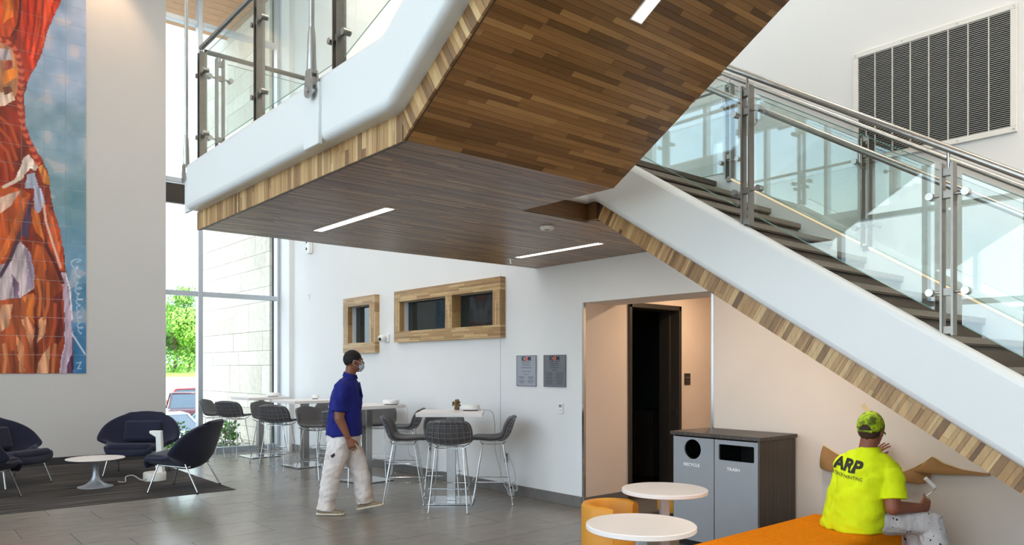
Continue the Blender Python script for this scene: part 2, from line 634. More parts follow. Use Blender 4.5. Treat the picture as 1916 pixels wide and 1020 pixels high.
def piece(name, mat, parent, c, s, rot=None):
    """one box-shaped piece sharing mesh data; c in world coordinates"""
    o = bpy.data.objects.new(name, unit_box(mat))
    COL.objects.link(o)
    o.parent = parent
    o.location = Vector(c) - ancestors_loc(parent)
    o.scale = s
    if rot is not None:
        o.rotation_euler = rot
    return o

# ================================================================== THE SETTING
def wall_cells(mb, axis, pos0, pos1, a0, a1, h0, h1, holes):
    """wall slab with rectangular holes; axis 'x' = slab normal along X, holes are (a0, a1, h0, h1)"""
    A = sorted({a0, a1} | {x for q in holes for x in q[:2]})
    H = sorted({h0, h1} | {x for q in holes for x in q[2:]})
    for i in range(len(A) - 1):
        for j in range(len(H) - 1):
            ca, ch = (A[i] + A[i + 1]) / 2, (H[j] + H[j + 1]) / 2
            if any(q[0] < ca < q[1] and q[2] < ch < q[3] for q in holes):
                continue
            if axis == 'x':
                mb.bb(pos0, pos1, A[i], A[i + 1], H[j], H[j + 1])
            else:
                mb.bb(A[i], A[i + 1], pos0, pos1, H[j], H[j + 1])
    return mb

# ---- floor with porcelain tiles
fl = MB()
fl.bb(WEST, EAST, SOUTH, NORTH, -0.3, -0.004)
fl.bb(EAST, 10.2, 3.9, 9.4, -0.3, -0.004)
floor = structure(fl.build('floor', 'grout'))
TU, TV = 1.165, 0.566
tile_me = MB().box((0, 0, -0.006), (1, 1, 0.012)).mesh('floor_tile')
tile_me.materials.append(MT['tile'])
def put_tile(x0, x1, y0, y1):
    g = 0.0026
    o = bpy.data.objects.new('floor_tile', tile_me)
    COL.objects.link(o)
    o.parent = floor
    o.location = ((x0 + x1) / 2, (y0 + y1) / 2, 0)
    o.scale = (x1 - x0 - 2 * g, y1 - y0 - 2 * g, 1)
CARPET = (WEST + 0.4, 3.55, 9.75, NORTH - 0.012)
row = 0
y = 7.085 - TV * 11
rest = MB()
while y < NORTH:
    y1 = min(y + TV, NORTH)
    off = (2.95 - 0.388 * (row - 11)) % TU
    x = off - TU * 9
    while x < EAST:
        x0, x1 = x, min(x + TU, EAST)
        x += TU
        if x1 < WEST + 0.05:
            continue
        if y > CARPET[2] and x1 < CARPET[1]:
            continue
        x0 = max(x0, WEST)
        if x0 > -2.2 and y > 1.2:
            put_tile(x0, x1, y, y1)
        else:
            rest.bb(x0 + 0.0016, x1 - 0.0016, y + 0.0016, y1 - 0.0016, -0.012, 0)
    y += TV
    row += 1
yy = SOUTH
while yy < 0.85:
    xx = WEST
    while xx < EAST - 0.1:
        rest.bb(xx + 0.002, min(xx + TU, EAST) - 0.002, yy + 0.002, yy + TV - 0.002, -0.012, 0)
        xx += TU
    yy += TV
for i in range(4):
    for j in range(4):
        x0, y0 = EAST + 0.02 + i * TU * 0.87, 4.2 + j * TV * 0.75
        rest.bb(x0, x0 + TU * 0.865, y0, y0 + TV * 0.745, -0.012, 0)
r_ = rest.build('floor_tiles', 'tile', floor)
r_['kind'] = 'stuff'

# ---- dark striped carpet inset under the lounge chairs
cp = MB().bb(CARPET[0], CARPET[1], CARPET[2], CARPET[3], -0.003, 0.004)
tag(cp.build('carpet', 'carpet'), 'dark charcoal striped carpet laid into the tile under the lounge chairs', 'carpet')

# ---- back wall with the corridor opening and holes for the two framed windows
OPEN = (4.2, 5.91, -0.3, 2.34)
BIGW = (7.46, 9.71, 2.15, 2.60)
SMALLW = (10.63, 11.35, 2.01, 2.62)
wb = MB()
wall_cells(wb, 'x', EAST, EAST + 0.32, SOUTH, NORTH + 0.5, -0.3, CEIL, [OPEN, BIGW, SMALLW])
wb.bb(EAST + 0.32, EAST + 0.56, OPEN[0], OPEN[1], 2.34, 2.9)          # deep header of the opening
wall_back = structure(wb.build('wall_back', 'wall'))
# vinyl wallcovering on the part of the back wall under the stair; torn along its lower edge
tear = [(1.2, 0.80), (1.88, 0.835), (2.03, 0.85), (2.23, 0.925), (2.30, 0.86), (2.46, 0.775), (2.56, 0.765), (2.80, 0.80), (2.97, 0.885), (3.09, 0.945), (3.10, 0.75), (3.105, 0.0)]
wc = MB()
poly = [(EAST - 0.003, v, h) for v, h in tear] + [(EAST - 0.003, 4.19, 0.0), (EAST - 0.003, 4.19, 2.93), (EAST - 0.003, 1.2, 1.05)]
wc.prism(poly, (0.003, 0, 0))
wc.build('wallcovering', 'wallcover', wall_back)
wc = MB()
poly = [(EAST - 0.002, 1.2, 0.0)] + [(EAST - 0.002, v, h) for v, h in tear]
wc.prism(poly, (0.002, 0, 0))
wc.build('bare_wall_patch', 'barewall', wall_back)
for v in (7.4,):
    MB().bb(EAST - 0.0015, EAST, v - 0.003, v + 0.003, 0.12, 2.81).build('panel_joint', 'alu', wall_back)
# polished corner guards of the opening
for v, s in ((OPEN[1], 1), (OPEN[0], -1)):
    g = MB()
    g.bb(EAST - 0.006, EAST, v, v + s * 0.022, 0, 2.34)
    g.bb(EAST - 0.006, EAST + 0.03, v - s * 0.005, v, 0, 2.34)
    structure(g.build('trim_1' if s > 0 else 'trim_2', 'chrome'))

# ---- corridor behind the opening
DOOR = (6.90, 7.84, -0.3, 2.34)
wl = MB()
wall_cells(wl, 'y', OPEN[1], OPEN[1] + 0.25, EAST + 0.32, 10.2, -0.3, 2.9, [DOOR])
wall_corridor_left = structure(wl.build('wall_corridor_left', 'wallcover'))
structure(MB().bb(EAST, EAST + 0.32, OPEN[1] - 0.004, OPEN[1], 0, 2.34).build('wall_corridor_return', 'wallcover'))
structure(MB().bb(EAST + 0.32, 10.2, OPEN[0] - 0.25, OPEN[0], -0.3, 2.9).build('wall_corridor_right', 'wallcover'))
structure(MB().bb(10.0, 10.2, OPEN[0], OPEN[1], -0.3, 2.9).build('wall_corridor_end', 'wallcover'))
structure(MB().bb(EAST + 0.56, 10.2, OPEN[0], OPEN[1], 2.75, 2.9).build('ceiling_corridor', 'ceiling'))
structure(MB().bb(EAST + 0.02, 6.86, OPEN[1] - 0.012, OPEN[1] - 0.002, 0, 0.12).build('baseboard_corridor', 'base'))
# dark room behind the door
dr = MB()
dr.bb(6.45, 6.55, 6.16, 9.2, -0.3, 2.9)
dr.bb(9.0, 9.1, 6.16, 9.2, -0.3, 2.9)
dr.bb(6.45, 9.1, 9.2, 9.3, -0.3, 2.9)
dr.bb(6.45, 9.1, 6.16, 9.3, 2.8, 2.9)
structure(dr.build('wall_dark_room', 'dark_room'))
dsk = empty('counter_cabinet', (8.55, 7.4, 0), label='dark counter standing inside the unlit room beyond the doorway', cat='cabinet')
MB().bb(8.2, 8.95, 6.6, 8.4, 0.08, 0.95).build('body', 'dark_wood', dsk)
MB().bb(8.17, 8.95, 6.57, 8.43, 0.95, 0.99).build('counter_top', 'dark_room', dsk)
MB().bb(8.25, 8.95, 6.62, 8.38, 0, 0.08).build('plinth', 'black', dsk)
# door frame
df = empty('door_1', (7.37, OPEN[1], 0), kind='structure')
y0, y1 = OPEN[1] - 0.03, OPEN[1] + 0.27
MB().bb(6.86, 6.91, y0, y1, 0, 2.39).build('jamb', 'bronze', df, bevel=(0.004, 1))
MB().bb(7.83, 7.88, y0, y1, 0, 2.39).build('jamb', 'bronze', df, bevel=(0.004, 1))
MB().bb(6.86, 7.88, y0, y1, 2.33, 2.39).build('head', 'bronze', df, bevel=(0.004, 1))
MB().bb(7.80, 7.83, y0 + 0.14, y1, 0, 2.33).build('door_stop', 'bronze', df)
MB().bb(7.822, 7.831, y0 + 0.05, y0 + 0.09, 0.98, 1.06).build('strike_plate', 'steel', df)
lf = MB().bb(6.60, 6.645, 6.2, 7.1, 0.01, 2.32).build('door_leaf', 'dark_wood', df)
MB().cyl((6.645, 7.03, 1.0), (6.70, 7.03, 1.0), 0.012).cyl((6.70, 7.03, 1.0), (6.70, 6.92, 1.0), 0.01).build('door_handle', 'steel', lf)
# corridor lamp
cl = empty('ceiling_downlight', (7.6, 5.0, 2.75), label='recessed round downlight in the ceiling of the corridor', cat='light')
MB().lathe([(0.09, -0.012), (0.10, 0.0), (0.075, 0.0), (0.075, -0.008)], 24, (7.6, 5.0, 2.75), True).build('trim_ring', 'white_plastic', cl, 40)
MB().lathe([(0.001, -0.006), (0.075, -0.006), (0.075, 0.0), (0.001, 0.0)], 24, (7.6, 5.0, 2.75), True).build('lens', 'led', cl)
ld = bpy.data.lights.new('corridor_lamp', 'AREA')
ld.shape = 'DISK'
ld.size = 0.15
ld.energy = 21
ld.color = (1.0, 0.74, 0.5)
lo = bpy.data.objects.new('corridor_lamp', ld)
COL.objects.link(lo)
lo.parent = cl
lo.location = (0, 0, -0.02)

# ---- mural wall, window wall, side and rear walls, ceiling
WINL = 3.886
wm = MB()
wm.bb(WEST, WINL, NORTH, NORTH + 0.4, -0.3, CEIL)
wall_left = structure(wm.build('wall_left', 'wall_mural'))
structure(MB().bb(WEST, CARPET[1] + 0.3, NORTH - 0.012, NORTH, 0.0, 0.13).build('baseboard_left', 'dark_base'))
bbk = MB()
bbk.bb(EAST - 0.014, EAST, OPEN[1] + 0.022, NORTH, 0, 0.125)
structure(bbk.build('baseboard_back', 'base', bevel=(0.003, 1)))
structure(MB().bb(EAST - 0.012, EAST, 0.0, OPEN[0] - 0.022, 0, 0.125).build('baseboard_stair', 'base'))
structure(MB().bb(6.02, EAST + 0.01, 13.72, NORTH + 0.3, 0, CEIL).build('trim_3', 'wall'))
cw = MB()
wall_cells(cw, 'x', WEST - 0.3, WEST, SOUTH, NORTH + 0.4, -0.3, CEIL, [(SOUTH + 0.4, 13.8, 0.12, 8.75)])
structure(cw.build('wall_west', 'wall'))
structure(MB().bb(WEST - 0.3, EAST + 0.32, SOUTH - 0.3, SOUTH, -0.3, CEIL).build('wall_south', 'wall'))
structure(MB().bb(WEST - 0.3, EAST + 0.35, SOUTH - 0.3, NORTH + 0.4, CEIL, CEIL + 0.3).build('ceiling', 'ceiling'))

# windows: mullions and panes
def window(name, fixed_axis, pos, a_list, h_list, w=0.06, d=0.14, mat='alu'):
    if fixed_axis == 'y':
        root = empty(name, (a_list[0], pos, h_list[0]), kind='structure')
    else:
        root = empty(name, (pos, a_list[0], h_list[0]), kind='structure')
    def bar(a0, a1, h0, h1, nm, dd):
        m = MB()
        if fixed_axis == 'y':
            m.bb(a0, a1, pos - dd / 2, pos + dd / 2, h0, h1)
        else:
            m.bb(pos - dd / 2, pos + dd / 2, a0, a1, h0, h1)
        m.build(nm, mat, root, bevel=(0.004, 1))
    for a in a_list:
        bar(a - w / 2, a + w / 2, h_list[0], h_list[-1], 'mullion', d)
    for h in h_list:
        for a0, a1 in zip(a_list[:-1], a_list[1:]):
            bar(a0 + w / 2, a1 - w / 2, h - w / 2, h + w / 2, 'transom', d * 0.9)
    for a0, a1 in zip(a_list[:-1], a_list[1:]):
        for h0, h1 in zip(h_list[:-1], h_list[1:]):
            m = MB()
            if fixed_axis == 'y':
                m.bb(a0 + w / 2, a1 - w / 2, pos + 0.01, pos + 0.016, h0 + w / 2, h1 - w / 2)
            else:
                m.bb(pos - 0.016, pos - 0.01, a0 + w / 2, a1 - w / 2, h0 + w / 2, h1 - w / 2)
            m.build('pane', 'win_glass', root)
    return root
win1 = window('window_1', 'y', NORTH + 0.12, [WINL - 0.03, 4.50, 6.0], [0.06, 2.96, 5.0, 7.94, 8.97], 0.085, 0.16)
MB().bb(WINL, 6.0, NORTH + 0.06, NORTH + 0.16, 4.58, 4.93).build('spandrel_panel', 'bronze', win1)
structure(MB().bb(WINL, 6.1, NORTH, NORTH + 0.4, -0.3, 0.02).build('trim_4', 'alu'))
cwv = [SOUTH + 0.4 + i * (20.4 / 11) for i in range(12)]
window('window_2', 'x', WEST - 0.15, cwv, [0.12, 2.96, 5.0, 8.75], 0.11, 0.2)

# high wall-washer lamps above the mural
def washer(x, lbl):
    root = empty('wall_washer', (x, NORTH - 0.75, CEIL), label=lbl, cat='light', group='ceiling spots washing the mural wall')
    c = Vector((x, NORTH - 0.75, CEIL))
    MB().lathe([(0.001, -0.02), (0.07, -0.02), (0.07, 0.0), (0.001, 0.0)], 20, c, True).build('ceiling_rose', 'white_plastic', root, 40)
    MB().cyl(c + Vector((0, 0, -0.02)), c + Vector((0, 0, -0.16)), 0.012).build('stem', 'white_plastic', root)
    MB().lathe([(0.055, -0.34), (0.062, -0.34), (0.062, -0.16), (0.001, -0.16), (0.001, -0.17), (0.055, -0.17)], 20, c, True).build('lamp_can', 'white_plastic', root, 40)
    MB().lathe([(0.001, -0.30), (0.054, -0.30), (0.054, -0.29), (0.001, -0.29)], 20, c, True).build('lens', 'led', root)
    d = bpy.data.lights.new('spot_lamp', 'SPOT')
    d.energy = 75
    d.color = (1.0, 0.64, 0.36)
    d.spot_size = R(70)
    d.spot_blend = 0.8
    d.shadow_soft_size = 0.05
    o = bpy.data.objects.new('spot_lamp', d)
    COL.objects.link(o)
    o.parent = root
    o.location = (0, 0, -0.35)
    o.rotation_euler = Vector((0, 0.55, -1)).to_track_quat('-Z', 'Y').to_euler()
for k, (x, w) in enumerate(((2.9, 'nearest the window'), (0.7, 'second from the window'), (-1.5, 'third from the window'))):
    washer(x, 'white ceiling spot aimed down the mural wall, ' + w)

# warm ceiling downlights over the front of the hall (out of frame)
def hall_light(x, y, z, lbl, e):
    root = empty('ceiling_panel_light', (x, y, z), label=lbl, cat='light', group='ceiling panel lights of the hall')
    MB().bb(x - 0.62, x + 0.62, y - 0.32, y + 0.32, z - 0.03, z).build('frame', 'white_plastic', root, bevel=(0.005, 1))
    MB().bb(x - 0.58, x + 0.58, y - 0.28, y + 0.28, z - 0.034, z - 0.028).build('lens', 'led', root)
    d = bpy.data.lights.new('panel_lamp', 'AREA')
    d.shape = 'RECTANGLE'
    d.size, d.size_y = 1.16, 0.56
    d.energy = e
    d.color = (1.0, 0.80, 0.62)
    o = bpy.data.objects.new('panel_lamp', d)
    COL.objects.link(o)
    o.parent = root
    o.location = (0, 0, -0.04)
for x, y, w in ((4.9, 0.6, 'over the foot of the stair'), (5.1, 2.9, 'over the lower stair flight'), (0.4, 2.2, 'over the middle of the hall'), (1.2, 8.0, 'over the lounge area'), (4.6, 10.6, 'over the bar tables'), (-4.0, 5.0, 'near the curtain wall')):
    hall_light(x, y, CEIL, 'rectangular warm ceiling light ' + w, 45)
SLABZ = 2.81 + 0.62 * (3.37 + 0.9) + 0.02
for x, y, w in ((2.7, -1.6, 'nearest the stair, under the upper floor'), (5.3, -1.6, 'by the back wall, under the upper floor'), (4.0, -3.6, 'deep under the upper floor')):
    hall_light(x, y, SLABZ, 'rectangular warm ceiling light ' + w, 55)

# ================================================================== STAIRCASE
def Ht(v):                      # top edge of the lower flight's stringers
    return 1.777 + 0.629 * (v - 1.559)
SL = 0.62                       # pitch of the upper flight
def Hu(v):                      # soffit of the upper flight
    return 2.81 + SL * (3.37 - v)
VEND = -0.9
stair = empty('staircase', (4.5, 2.0, 0), label='white U-shaped staircase with oak-strip soffit and fascia above the bar tables', cat='staircase')

# outer stringer: landing edge and upper flight
U0, U1 = 2.0, 2.115
poly = [(6.69, 2.95), (3.37, 2.95), (VEND, Hu(VEND) + 0.14), (VEND, Hu(VEND) + 0.56), (3.41, 3.355), (6.69, 3.355)]
MB().prism([(U0, v, h) for v, h in poly], (U1 + 0.05 - U0, 0, 0)).build('outer_stringer', 'white_paint', stair, 30, (0.045, 5, 20))
poly = [(VEND, Hu(VEND) + 0.14), (VEND, Hu(VEND) + 0.56), (3.41, 3.355), (4.20, 3.355), (4.20, 2.95), (3.37, 2.95)]
MB().prism([(3.67, v, h) for v, h in poly], (0.09, 0, 0)).build('inner_stringer', 'white_paint', stair, 30, (0.03, 4, 20))
MB().bb(3.67, 4.50, 4.22, 4.34, 2.95, 3.355).build('landing_edge_beam', 'white_paint', stair, 30, (0.03, 4, 20))
MB().bb(2.10, 6.1, 6.64, 6.735, 2.95, 3.355).build('landing_back_beam', 'white_paint', stair, 30, (0.035, 4, 20))
# lower flight stringers
vz = 1.559 + (0.461 - 1.777) / 0.629
vb = -1.0
poly = [(4.34, 2.955), (4.34, 3.355), (4.07, 3.355), (vb, Ht(vb)), (vb, 0.0), (vz, 0.0), (4.164, 2.955)]
MB().prism([(4.41, v, h) for v, h in poly], (0.12, 0, 0)).build('lower_stringer', 'white_paint', stair, 30, (0.04, 5, 20))
poly = [(6.75, 2.955), (6.75, 3.42), (4.02, 3.42), (vb, Ht(vb) + 0.1), (vb, 0.0), (vz, 0.0), (4.164, 2.955)]
MB().prism([(6.0, v, h) for v, h in poly], (0.1, 0, 0)).build('wall_stringer', 'white_paint', stair, 30, (0.02, 3, 20))
led = MB()  # glowing line drawn on the wall stringer as a reflected glow, no lamp
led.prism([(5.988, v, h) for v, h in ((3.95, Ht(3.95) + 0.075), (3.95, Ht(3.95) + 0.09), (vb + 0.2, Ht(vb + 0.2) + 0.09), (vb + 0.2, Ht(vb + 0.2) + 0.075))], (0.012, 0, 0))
led.build('reflected_glow_line', 'glow_soft', stair)

# landing slab and carcass of the flights
MB().bb(2.12, 3.76, 3.40, 6.65, 2.83, 3.27).bb(3.765, 6.0, 4.34, 6.65, 2.83, 3.27).build('landing_slab', 'stair_tread', stair)
MB().prism([(2.13, v, h) for v, h in ((3.37, 2.826), (VEND, Hu(VEND) + 0.016), (VEND, Hu(VEND) + 0.22), (3.37, 3.03))], (1.6, 0, 0)).build('upper_flight_slab', 'white_paint', stair)
def low(v):
    return Ht(v) - 0.606
vl = 1.559 + (0.606 - 1.777) / 0.629
MB().prism([(4.5, v, h) for v, h in ((4.164, low(4.164)), (4.164, low(4.164) + 0.2), (vl, 0.2), (vl, 0.0))], (1.59, 0, 0)).build('lower_flight_soffit', 'white_paint', stair)

# treads
for k in range(1, 19):
    v, h = 4.08 - 0.279 * k, 3.355 - 0.1755 * k
    t = MB().bb(4.53, 6.0, v, v + 0.31, h - 0.045, h).build('tread', 'stair_tread', stair)
    MB().bb(4.53, 6.0, v - 0.004, v + 0.045, h - 0.034, h + 0.002).build('nosing', 'nosing', t)
    MB().bb(4.53, 6.0, v + 0.02, v + 0.035, h - 0.1755, h - 0.045).build('riser', 'stair_tread', t)
MB().bb(4.53, 6.0, 4.08, 4.36, 3.31, 3.355).build('landing_nosing', 'stair_tread', stair)
for k in range(1, 24):
    v, h = 3.41 - 0.279 * k + 0.279, 3.355 + 0.1755 * k
    if v < VEND + 0.2:
        break
    MB().bb(2.165, 3.67, v - 0.31, v, h - 0.045, h).build('tread', 'stair_tread', stair)
    MB().bb(2.165, 3.67, v - 0.035, v - 0.02, h - 0.1755, h - 0.045).build('riser', 'stair_tread', stair)

# ---- oak fascia strips
rnd = random.Random(3)
def strip_run(total, lo=0.018, hi=0.050):
    s = 0.0
    while s < total - 0.004:
        w = min(rnd.uniform(lo, hi), total - s)
        yield s, w
        s += w
fa = MB().bb(2.118, 2.135, 3.372, 6.715, 2.80, 2.955).build('landing_fascia', 'dark_wood', stair)
for s, w in strip_run(6.72 - 3.372):
    cuts = [0.0, 1.0] if rnd.random() < 0.85 else [0.0, rnd.uniform(0.3, 0.7), 1.0]
    for a, b in zip(cuts[:-1], cuts[1:]):
        d = rnd.uniform(0.0, 0.003)
        piece('wood_strip', 'fascia_u', fa, (2.115 - d / 2, 3.372 + s + w / 2, 2.80 + 0.155 * (a + b) / 2), (0.012 + d, w - 0.0012, 0.155 * (b - a) - 0.0006))
ang = math.atan(SL)
ca, sa = math.cos(ang), math.sin(ang)
def slope_pt(v0, h0, sgn, pitch, s, p):
    """s along the slope, p perpendicular (up)"""
    c, q = math.cos(pitch), math.sin(pitch)
    return (v0 + sgn * s * c - sgn * p * q * 1.0, h0 + s * q + p * c)
fb = MB().prism([(2.118, v, h) for v, h in ((3.37, 2.805), (VEND, Hu(VEND) - 0.005), (VEND, Hu(VEND) + 0.15), (3.37, 2.955))], (0.015, 0, 0)).build('upper_fascia', 'dark_wood', stair)
per = 0.155 * ca
for s, w in strip_run(3.6):
    # perpendicular strips running up the upper flight (v decreases, height increases)
    cv = 3.37 - (s + w / 2) * ca
    ch = 2.803 + (s + w / 2) * sa
    cv += per / 2 * sa * 0 + per / 2 * sa
    ch += per / 2 * ca
    if cv > 3.37:
        continue
    d = rnd.uniform(0.0, 0.003)
    piece('wood_strip', 'fascia_u', fb, (2.115 - d / 2, cv, ch), (0.012 + d, w - 0.0012, per), (-ang, 0, 0))
wedge = MB().prism([(2.111, v, h) for v, h in ((3.37, 2.803), (3.37, 2.955), (3.37 + 0.002, 2.955), (3.30, 2.98), (3.37 - 0.05, 2.835))], (0.01, 0, 0))
wedge.build('wood_wedge', 'fascia_u', fb)

ang2 = math.atan(0.629)
c2, s2 = math.cos(ang2), math.sin(ang2)
fc = MB().prism([(4.472, v, h) for v, h in ((4.164, 2.81), (4.164, 2.965), (vl, 0.155), (vl, 0.0))], (0.02, 0, 0)).build('lower_fascia', 'dark_wood', stair)
per2 = 0.155 * c2
L2 = (4.164 - vl) / c2
for s, w in strip_run(L2 - 0.05, 0.016, 0.046):
    bv = 4.164 - (s + w / 2) * c2
    bh = 2.81 - (s + w / 2) * s2
    # upward perpendicular of a slope that falls towards smaller v
    cuts = [0.0, 1.0] if rnd.random() < 0.94 else [0.0, rnd.choice((0.25, 0.75)), 1.0]
    for a, b in zip(cuts[:-1], cuts[1:]):
        m_ = (a + b) / 2 * per2
        d = rnd.uniform(0.0, 0.003)
        cv, ch = bv - m_ * s2, bh + m_ * c2
        if ch - per2 / 2 * (b - a) < 0.02:
            continue
        piece('wood_strip', 'fascia_u', fc, (4.469 - d / 2, cv, ch), (0.012 + d, w - 0.0012, per2 * (b - a) - 0.0006), (ang2, 0, 0))
# dark oak faces at the inner edge of the landing
ie = MB()
h = 2.812
for r_i in range(4):
    x = 3.765
    while x < 4.44:
        L = min(rnd.uniform(0.18, 0.5), 4.44 - x)
        ie.bb(x, x + L, 4.272, 4.285, h, h + 0.034, rnd.random())
        x += L
    h += 0.035
h = 2.812
for r_i in range(3):
    ie.bb(4.44, 4.478, 4.164 + 0.036 * r_i, 4.164 + 0.036 * (r_i + 1) - 0.001, 2.812, 2.955, rnd.random())
ie.bb(4.44, 4.455, 4.272, 4.285, 2.812, 2.955, 0.9)
ie.build('inner_fascia', 'fascia_joined', stair, use_tone=True)

# ---- oak soffit of the landing: strips joined, too fine to pick apart
sf = MB()
pitch = 0.036
v = 3.372
k = 0
while v < 6.72:
    v1 = min(v + pitch, 6.72)
    spans = [(2.118, 6.1)] if v >= 4.28 else ([(2.118, 3.765), (4.475, 6.1)] if v >= 4.165 else [(2.118, 3.765)])
    for a, b in spans:
        x = a - rnd.uniform(0, 0.3)
        while x < b:
            L = rnd.uniform(0.25, 0.75)
            x0, x1 = max(x, a), min(x + L, b)
            if x1 - x0 > 0.01:
                dz = rnd.uniform(0, 0.0012)
                sf.bb(x0, x1 - 0.0008, v, v1 - 0.0014, 2.81 - dz, 2.826, rnd.random())
            x += L
    v = v1
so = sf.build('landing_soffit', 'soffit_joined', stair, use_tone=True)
so['kind'] = 'stuff'
# ---- oak soffit of the upper flight: nearest strips one by one
us = MB().prism([(2.13, v, h) for v, h in ((3.37, 2.822), (VEND, Hu(VEND) + 0.012), (VEND, Hu(VEND) + 0.02), (3.37, 2.83))], (1.63, 0, 0)).build('upper_soffit', 'dark_wood', stair)
js = MB()
s = 0.0
smax = (3.37 - VEND) / ca
k = 0
while s < smax - 0.05:
    w = 0.0345
    x = 2.118 - rnd.uniform(0, 0.35)
    while x < 3.765:
        L = rnd.uniform(0.26, 0.66)
        x0, x1 = max(x, 2.118), min(x + L, 3.765)
        if x1 - x0 > 0.012:
            dz = rnd.uniform(0, 0.0016)
            cv, ch = 3.37 - (s + w / 2) * ca, 2.81 + (s + w / 2) * sa
            cv += 0.006 * sa
            ch += 0.006 * ca
            if s < 2.2:
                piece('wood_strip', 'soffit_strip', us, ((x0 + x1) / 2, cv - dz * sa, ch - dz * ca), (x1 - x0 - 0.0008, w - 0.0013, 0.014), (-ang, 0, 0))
            else:
                js.box(((x0 + x1) / 2, cv, ch), (x1 - x0 - 0.0008, w - 0.0013, 0.014), Matrix.Rotation(-ang, 3, 'X'), rnd.random())
        x += L
    s += w
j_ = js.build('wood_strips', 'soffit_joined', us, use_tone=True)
j_['kind'] = 'stuff'

# upper floor slab that carries the upper flight (out of frame)
structure(MB().bb(1.9, EAST, SOUTH, VEND, Hu(VEND) + 0.02, Hu(VEND) + 0.5).build('floor_upper', 'ceiling'))

# ---- recessed linear lights
def linear_light(x, y0, y1, z0, z1, lbl, w=0.075):
    root = empty('linear_light', (x, (y0 + y1) / 2, (z0 + z1) / 2), label=lbl, cat='light', group='linear lights in the stair soffit')
    dy, dz = y1 - y0, z1 - z0
    L = math.hypot(dy, dz)
    an = math.atan2(dz, dy)
    rot = Matrix.Rotation(an, 3, 'X')
    c = Vector((x, (y0 + y1) / 2, (z0 + z1) / 2))
    n = rot @ Vector((0, 0, 1))
    f = MB()
    for sx in (-1, 1):
        f.box(c + Vector((sx * (w / 2 + 0.003), 0, 0)) - n * 0.003, (0.006, L + 0.012, 0.008), rot)
    f.box(c + rot @ Vector((0, L / 2 + 0.003, 0)) - n * 0.003, (w, 0.006, 0.008), rot)
    f.box(c - rot @ Vector((0, L / 2 + 0.003, 0)) - n * 0.003, (w, 0.006, 0.008), rot)
    f.build('frame', 'white_plastic', root)
    MB().box(c - n * 0.003, (w, L, 0.005), rot).build('lens', 'led', root)
linear_light(2.94, 4.88, 6.10, 2.81, 2.81, 'bright slot light in the landing soffit, above the walking man')
linear_light(5.32, 4.93, 6.15, 2.81, 2.81, 'bright slot light in the landing soffit, near the back wall')
linear_light(5.35, 2.30, 3.90, low(2.30) - 0.002, low(3.90) - 0.002, 'added slot light hidden under the lower flight, brightening the wall by the painter', 0.05)  # added light, out of view, to lift the wall behind the painter
ud = bpy.data.lights.new('added_stair_fill', 'AREA')
ud.shape = 'RECTANGLE'
ud.size, ud.size_y = 0.05, 1.85
ud.energy = 7.5
ud.color = (1.0, 0.88, 0.77)
uo = bpy.data.objects.new('added_stair_fill', ud)
COL.objects.link(uo)
uo.parent = [o for o in bpy.data.objects if o.name.startswith('linear_light')][-1]
uo.location = (0, 0, -0.02)
uo.rotation_euler = (math.atan(0.629), 0, 0)
linear_light(2.93, 1.30, 2.47, Hu(1.30), Hu(2.47), 'bright slot light in the sloping soffit of the upper flight')
# smoke detector and sprinkler in the landing soffit
sd = empty('smoke_detector', (4.36, 4.66, 2.81), label='round white smoke detector on the landing soffit', cat='detector')
c = (4.36, 4.66, 2.81)
MB().lathe([(0.055, -0.028), (0.062, -0.018), (0.062, 0.0), (0.001, 0.0), (0.001, -0.028)], 24, c, True).build('housing', 'white_plastic', sd, 40)
MB().lathe([(0.02, -0.033), (0.024, -0.028), (0.001, -0.028), (0.001, -0.033)], 16, c, True).build('sensor_cap', 'bin_grey', sd, 40)
sp = empty('sprinkler_head', (5.33, 6.29, 2.81), label='small sprinkler head at the corner of the landing soffit', cat='sprinkler')
c = (5.33, 6.29, 2.81)
MB().lathe([(0.035, -0.006), (0.035, 0.0), (0.001, 0.0), (0.001, -0.006)], 20, c, True).build('escutcheon', 'steel', sp, 40)
MB().lathe([(0.008, -0.05), (0.012, -0.006), (0.001, -0.006), (0.001, -0.05)], 10, c, True).build('stem', 'steel', sp, 40)
MB().lathe([(0.022, -0.056), (0.022, -0.05), (0.001, -0.05), (0.001, -0.056)], 12, c, True).build('deflector', 'steel', sp, 40)

# ---- hanger rods with clevis and gusset plate
def hanger(x, y, zpin, plate, lbl):
    root = empty('hanger_rod', (x, y, zpin), label=lbl, cat='rod', group='steel hanger rods of the landing')
    px0, px1, py0, py1, pz0, pz1 = plate
    MB().bb(px0, px1, py0, py1, pz0, pz1).build('gusset_plate', 'white_paint', root, 30, (0.006, 2))
    MB().cyl((x, y, zpin + 0.30), (x, y, CEIL), 0.0165, 16).build('rod', 'steel', root, 40)
    MB().tube([(x, y, zpin + 0.10), (x, y, zpin + 0.16), (x, y, zpin + 0.34), (x, y, zpin + 0.38)], [0.030, 0.028, 0.022, 0.017], 16).build('socket', 'steel', root, 40)
    cl = MB()
    for sx in (-1, 1):
        pts = []
        for i in range(17):
            a = math.pi + math.pi * i / 16
            pts.append((x + sx * 0.016, y + 0.047 * math.cos(a), zpin + 0.047 * math.sin(a)))
        pts += [(x + sx * 0.016, y + 0.026, zpin + 0.12), (x + sx * 0.016, y - 0.026, zpin + 0.12)]
        cl.prism(pts, (sx * 0.012, 0, 0))
    cl.build('clevis', 'steel', root, 30)
    MB().cyl((x - 0.036, y, zpin), (x + 0.036, y, zpin), 0.020, 6).build('pin_bolt', 'chrome', root)
hanger(1.962, 4.15, 3.25, (1.978, 2.01, 4.10, 4.30, 2.93, 3.30), 'steel hanger rod pinned to the middle of the white landing stringer')
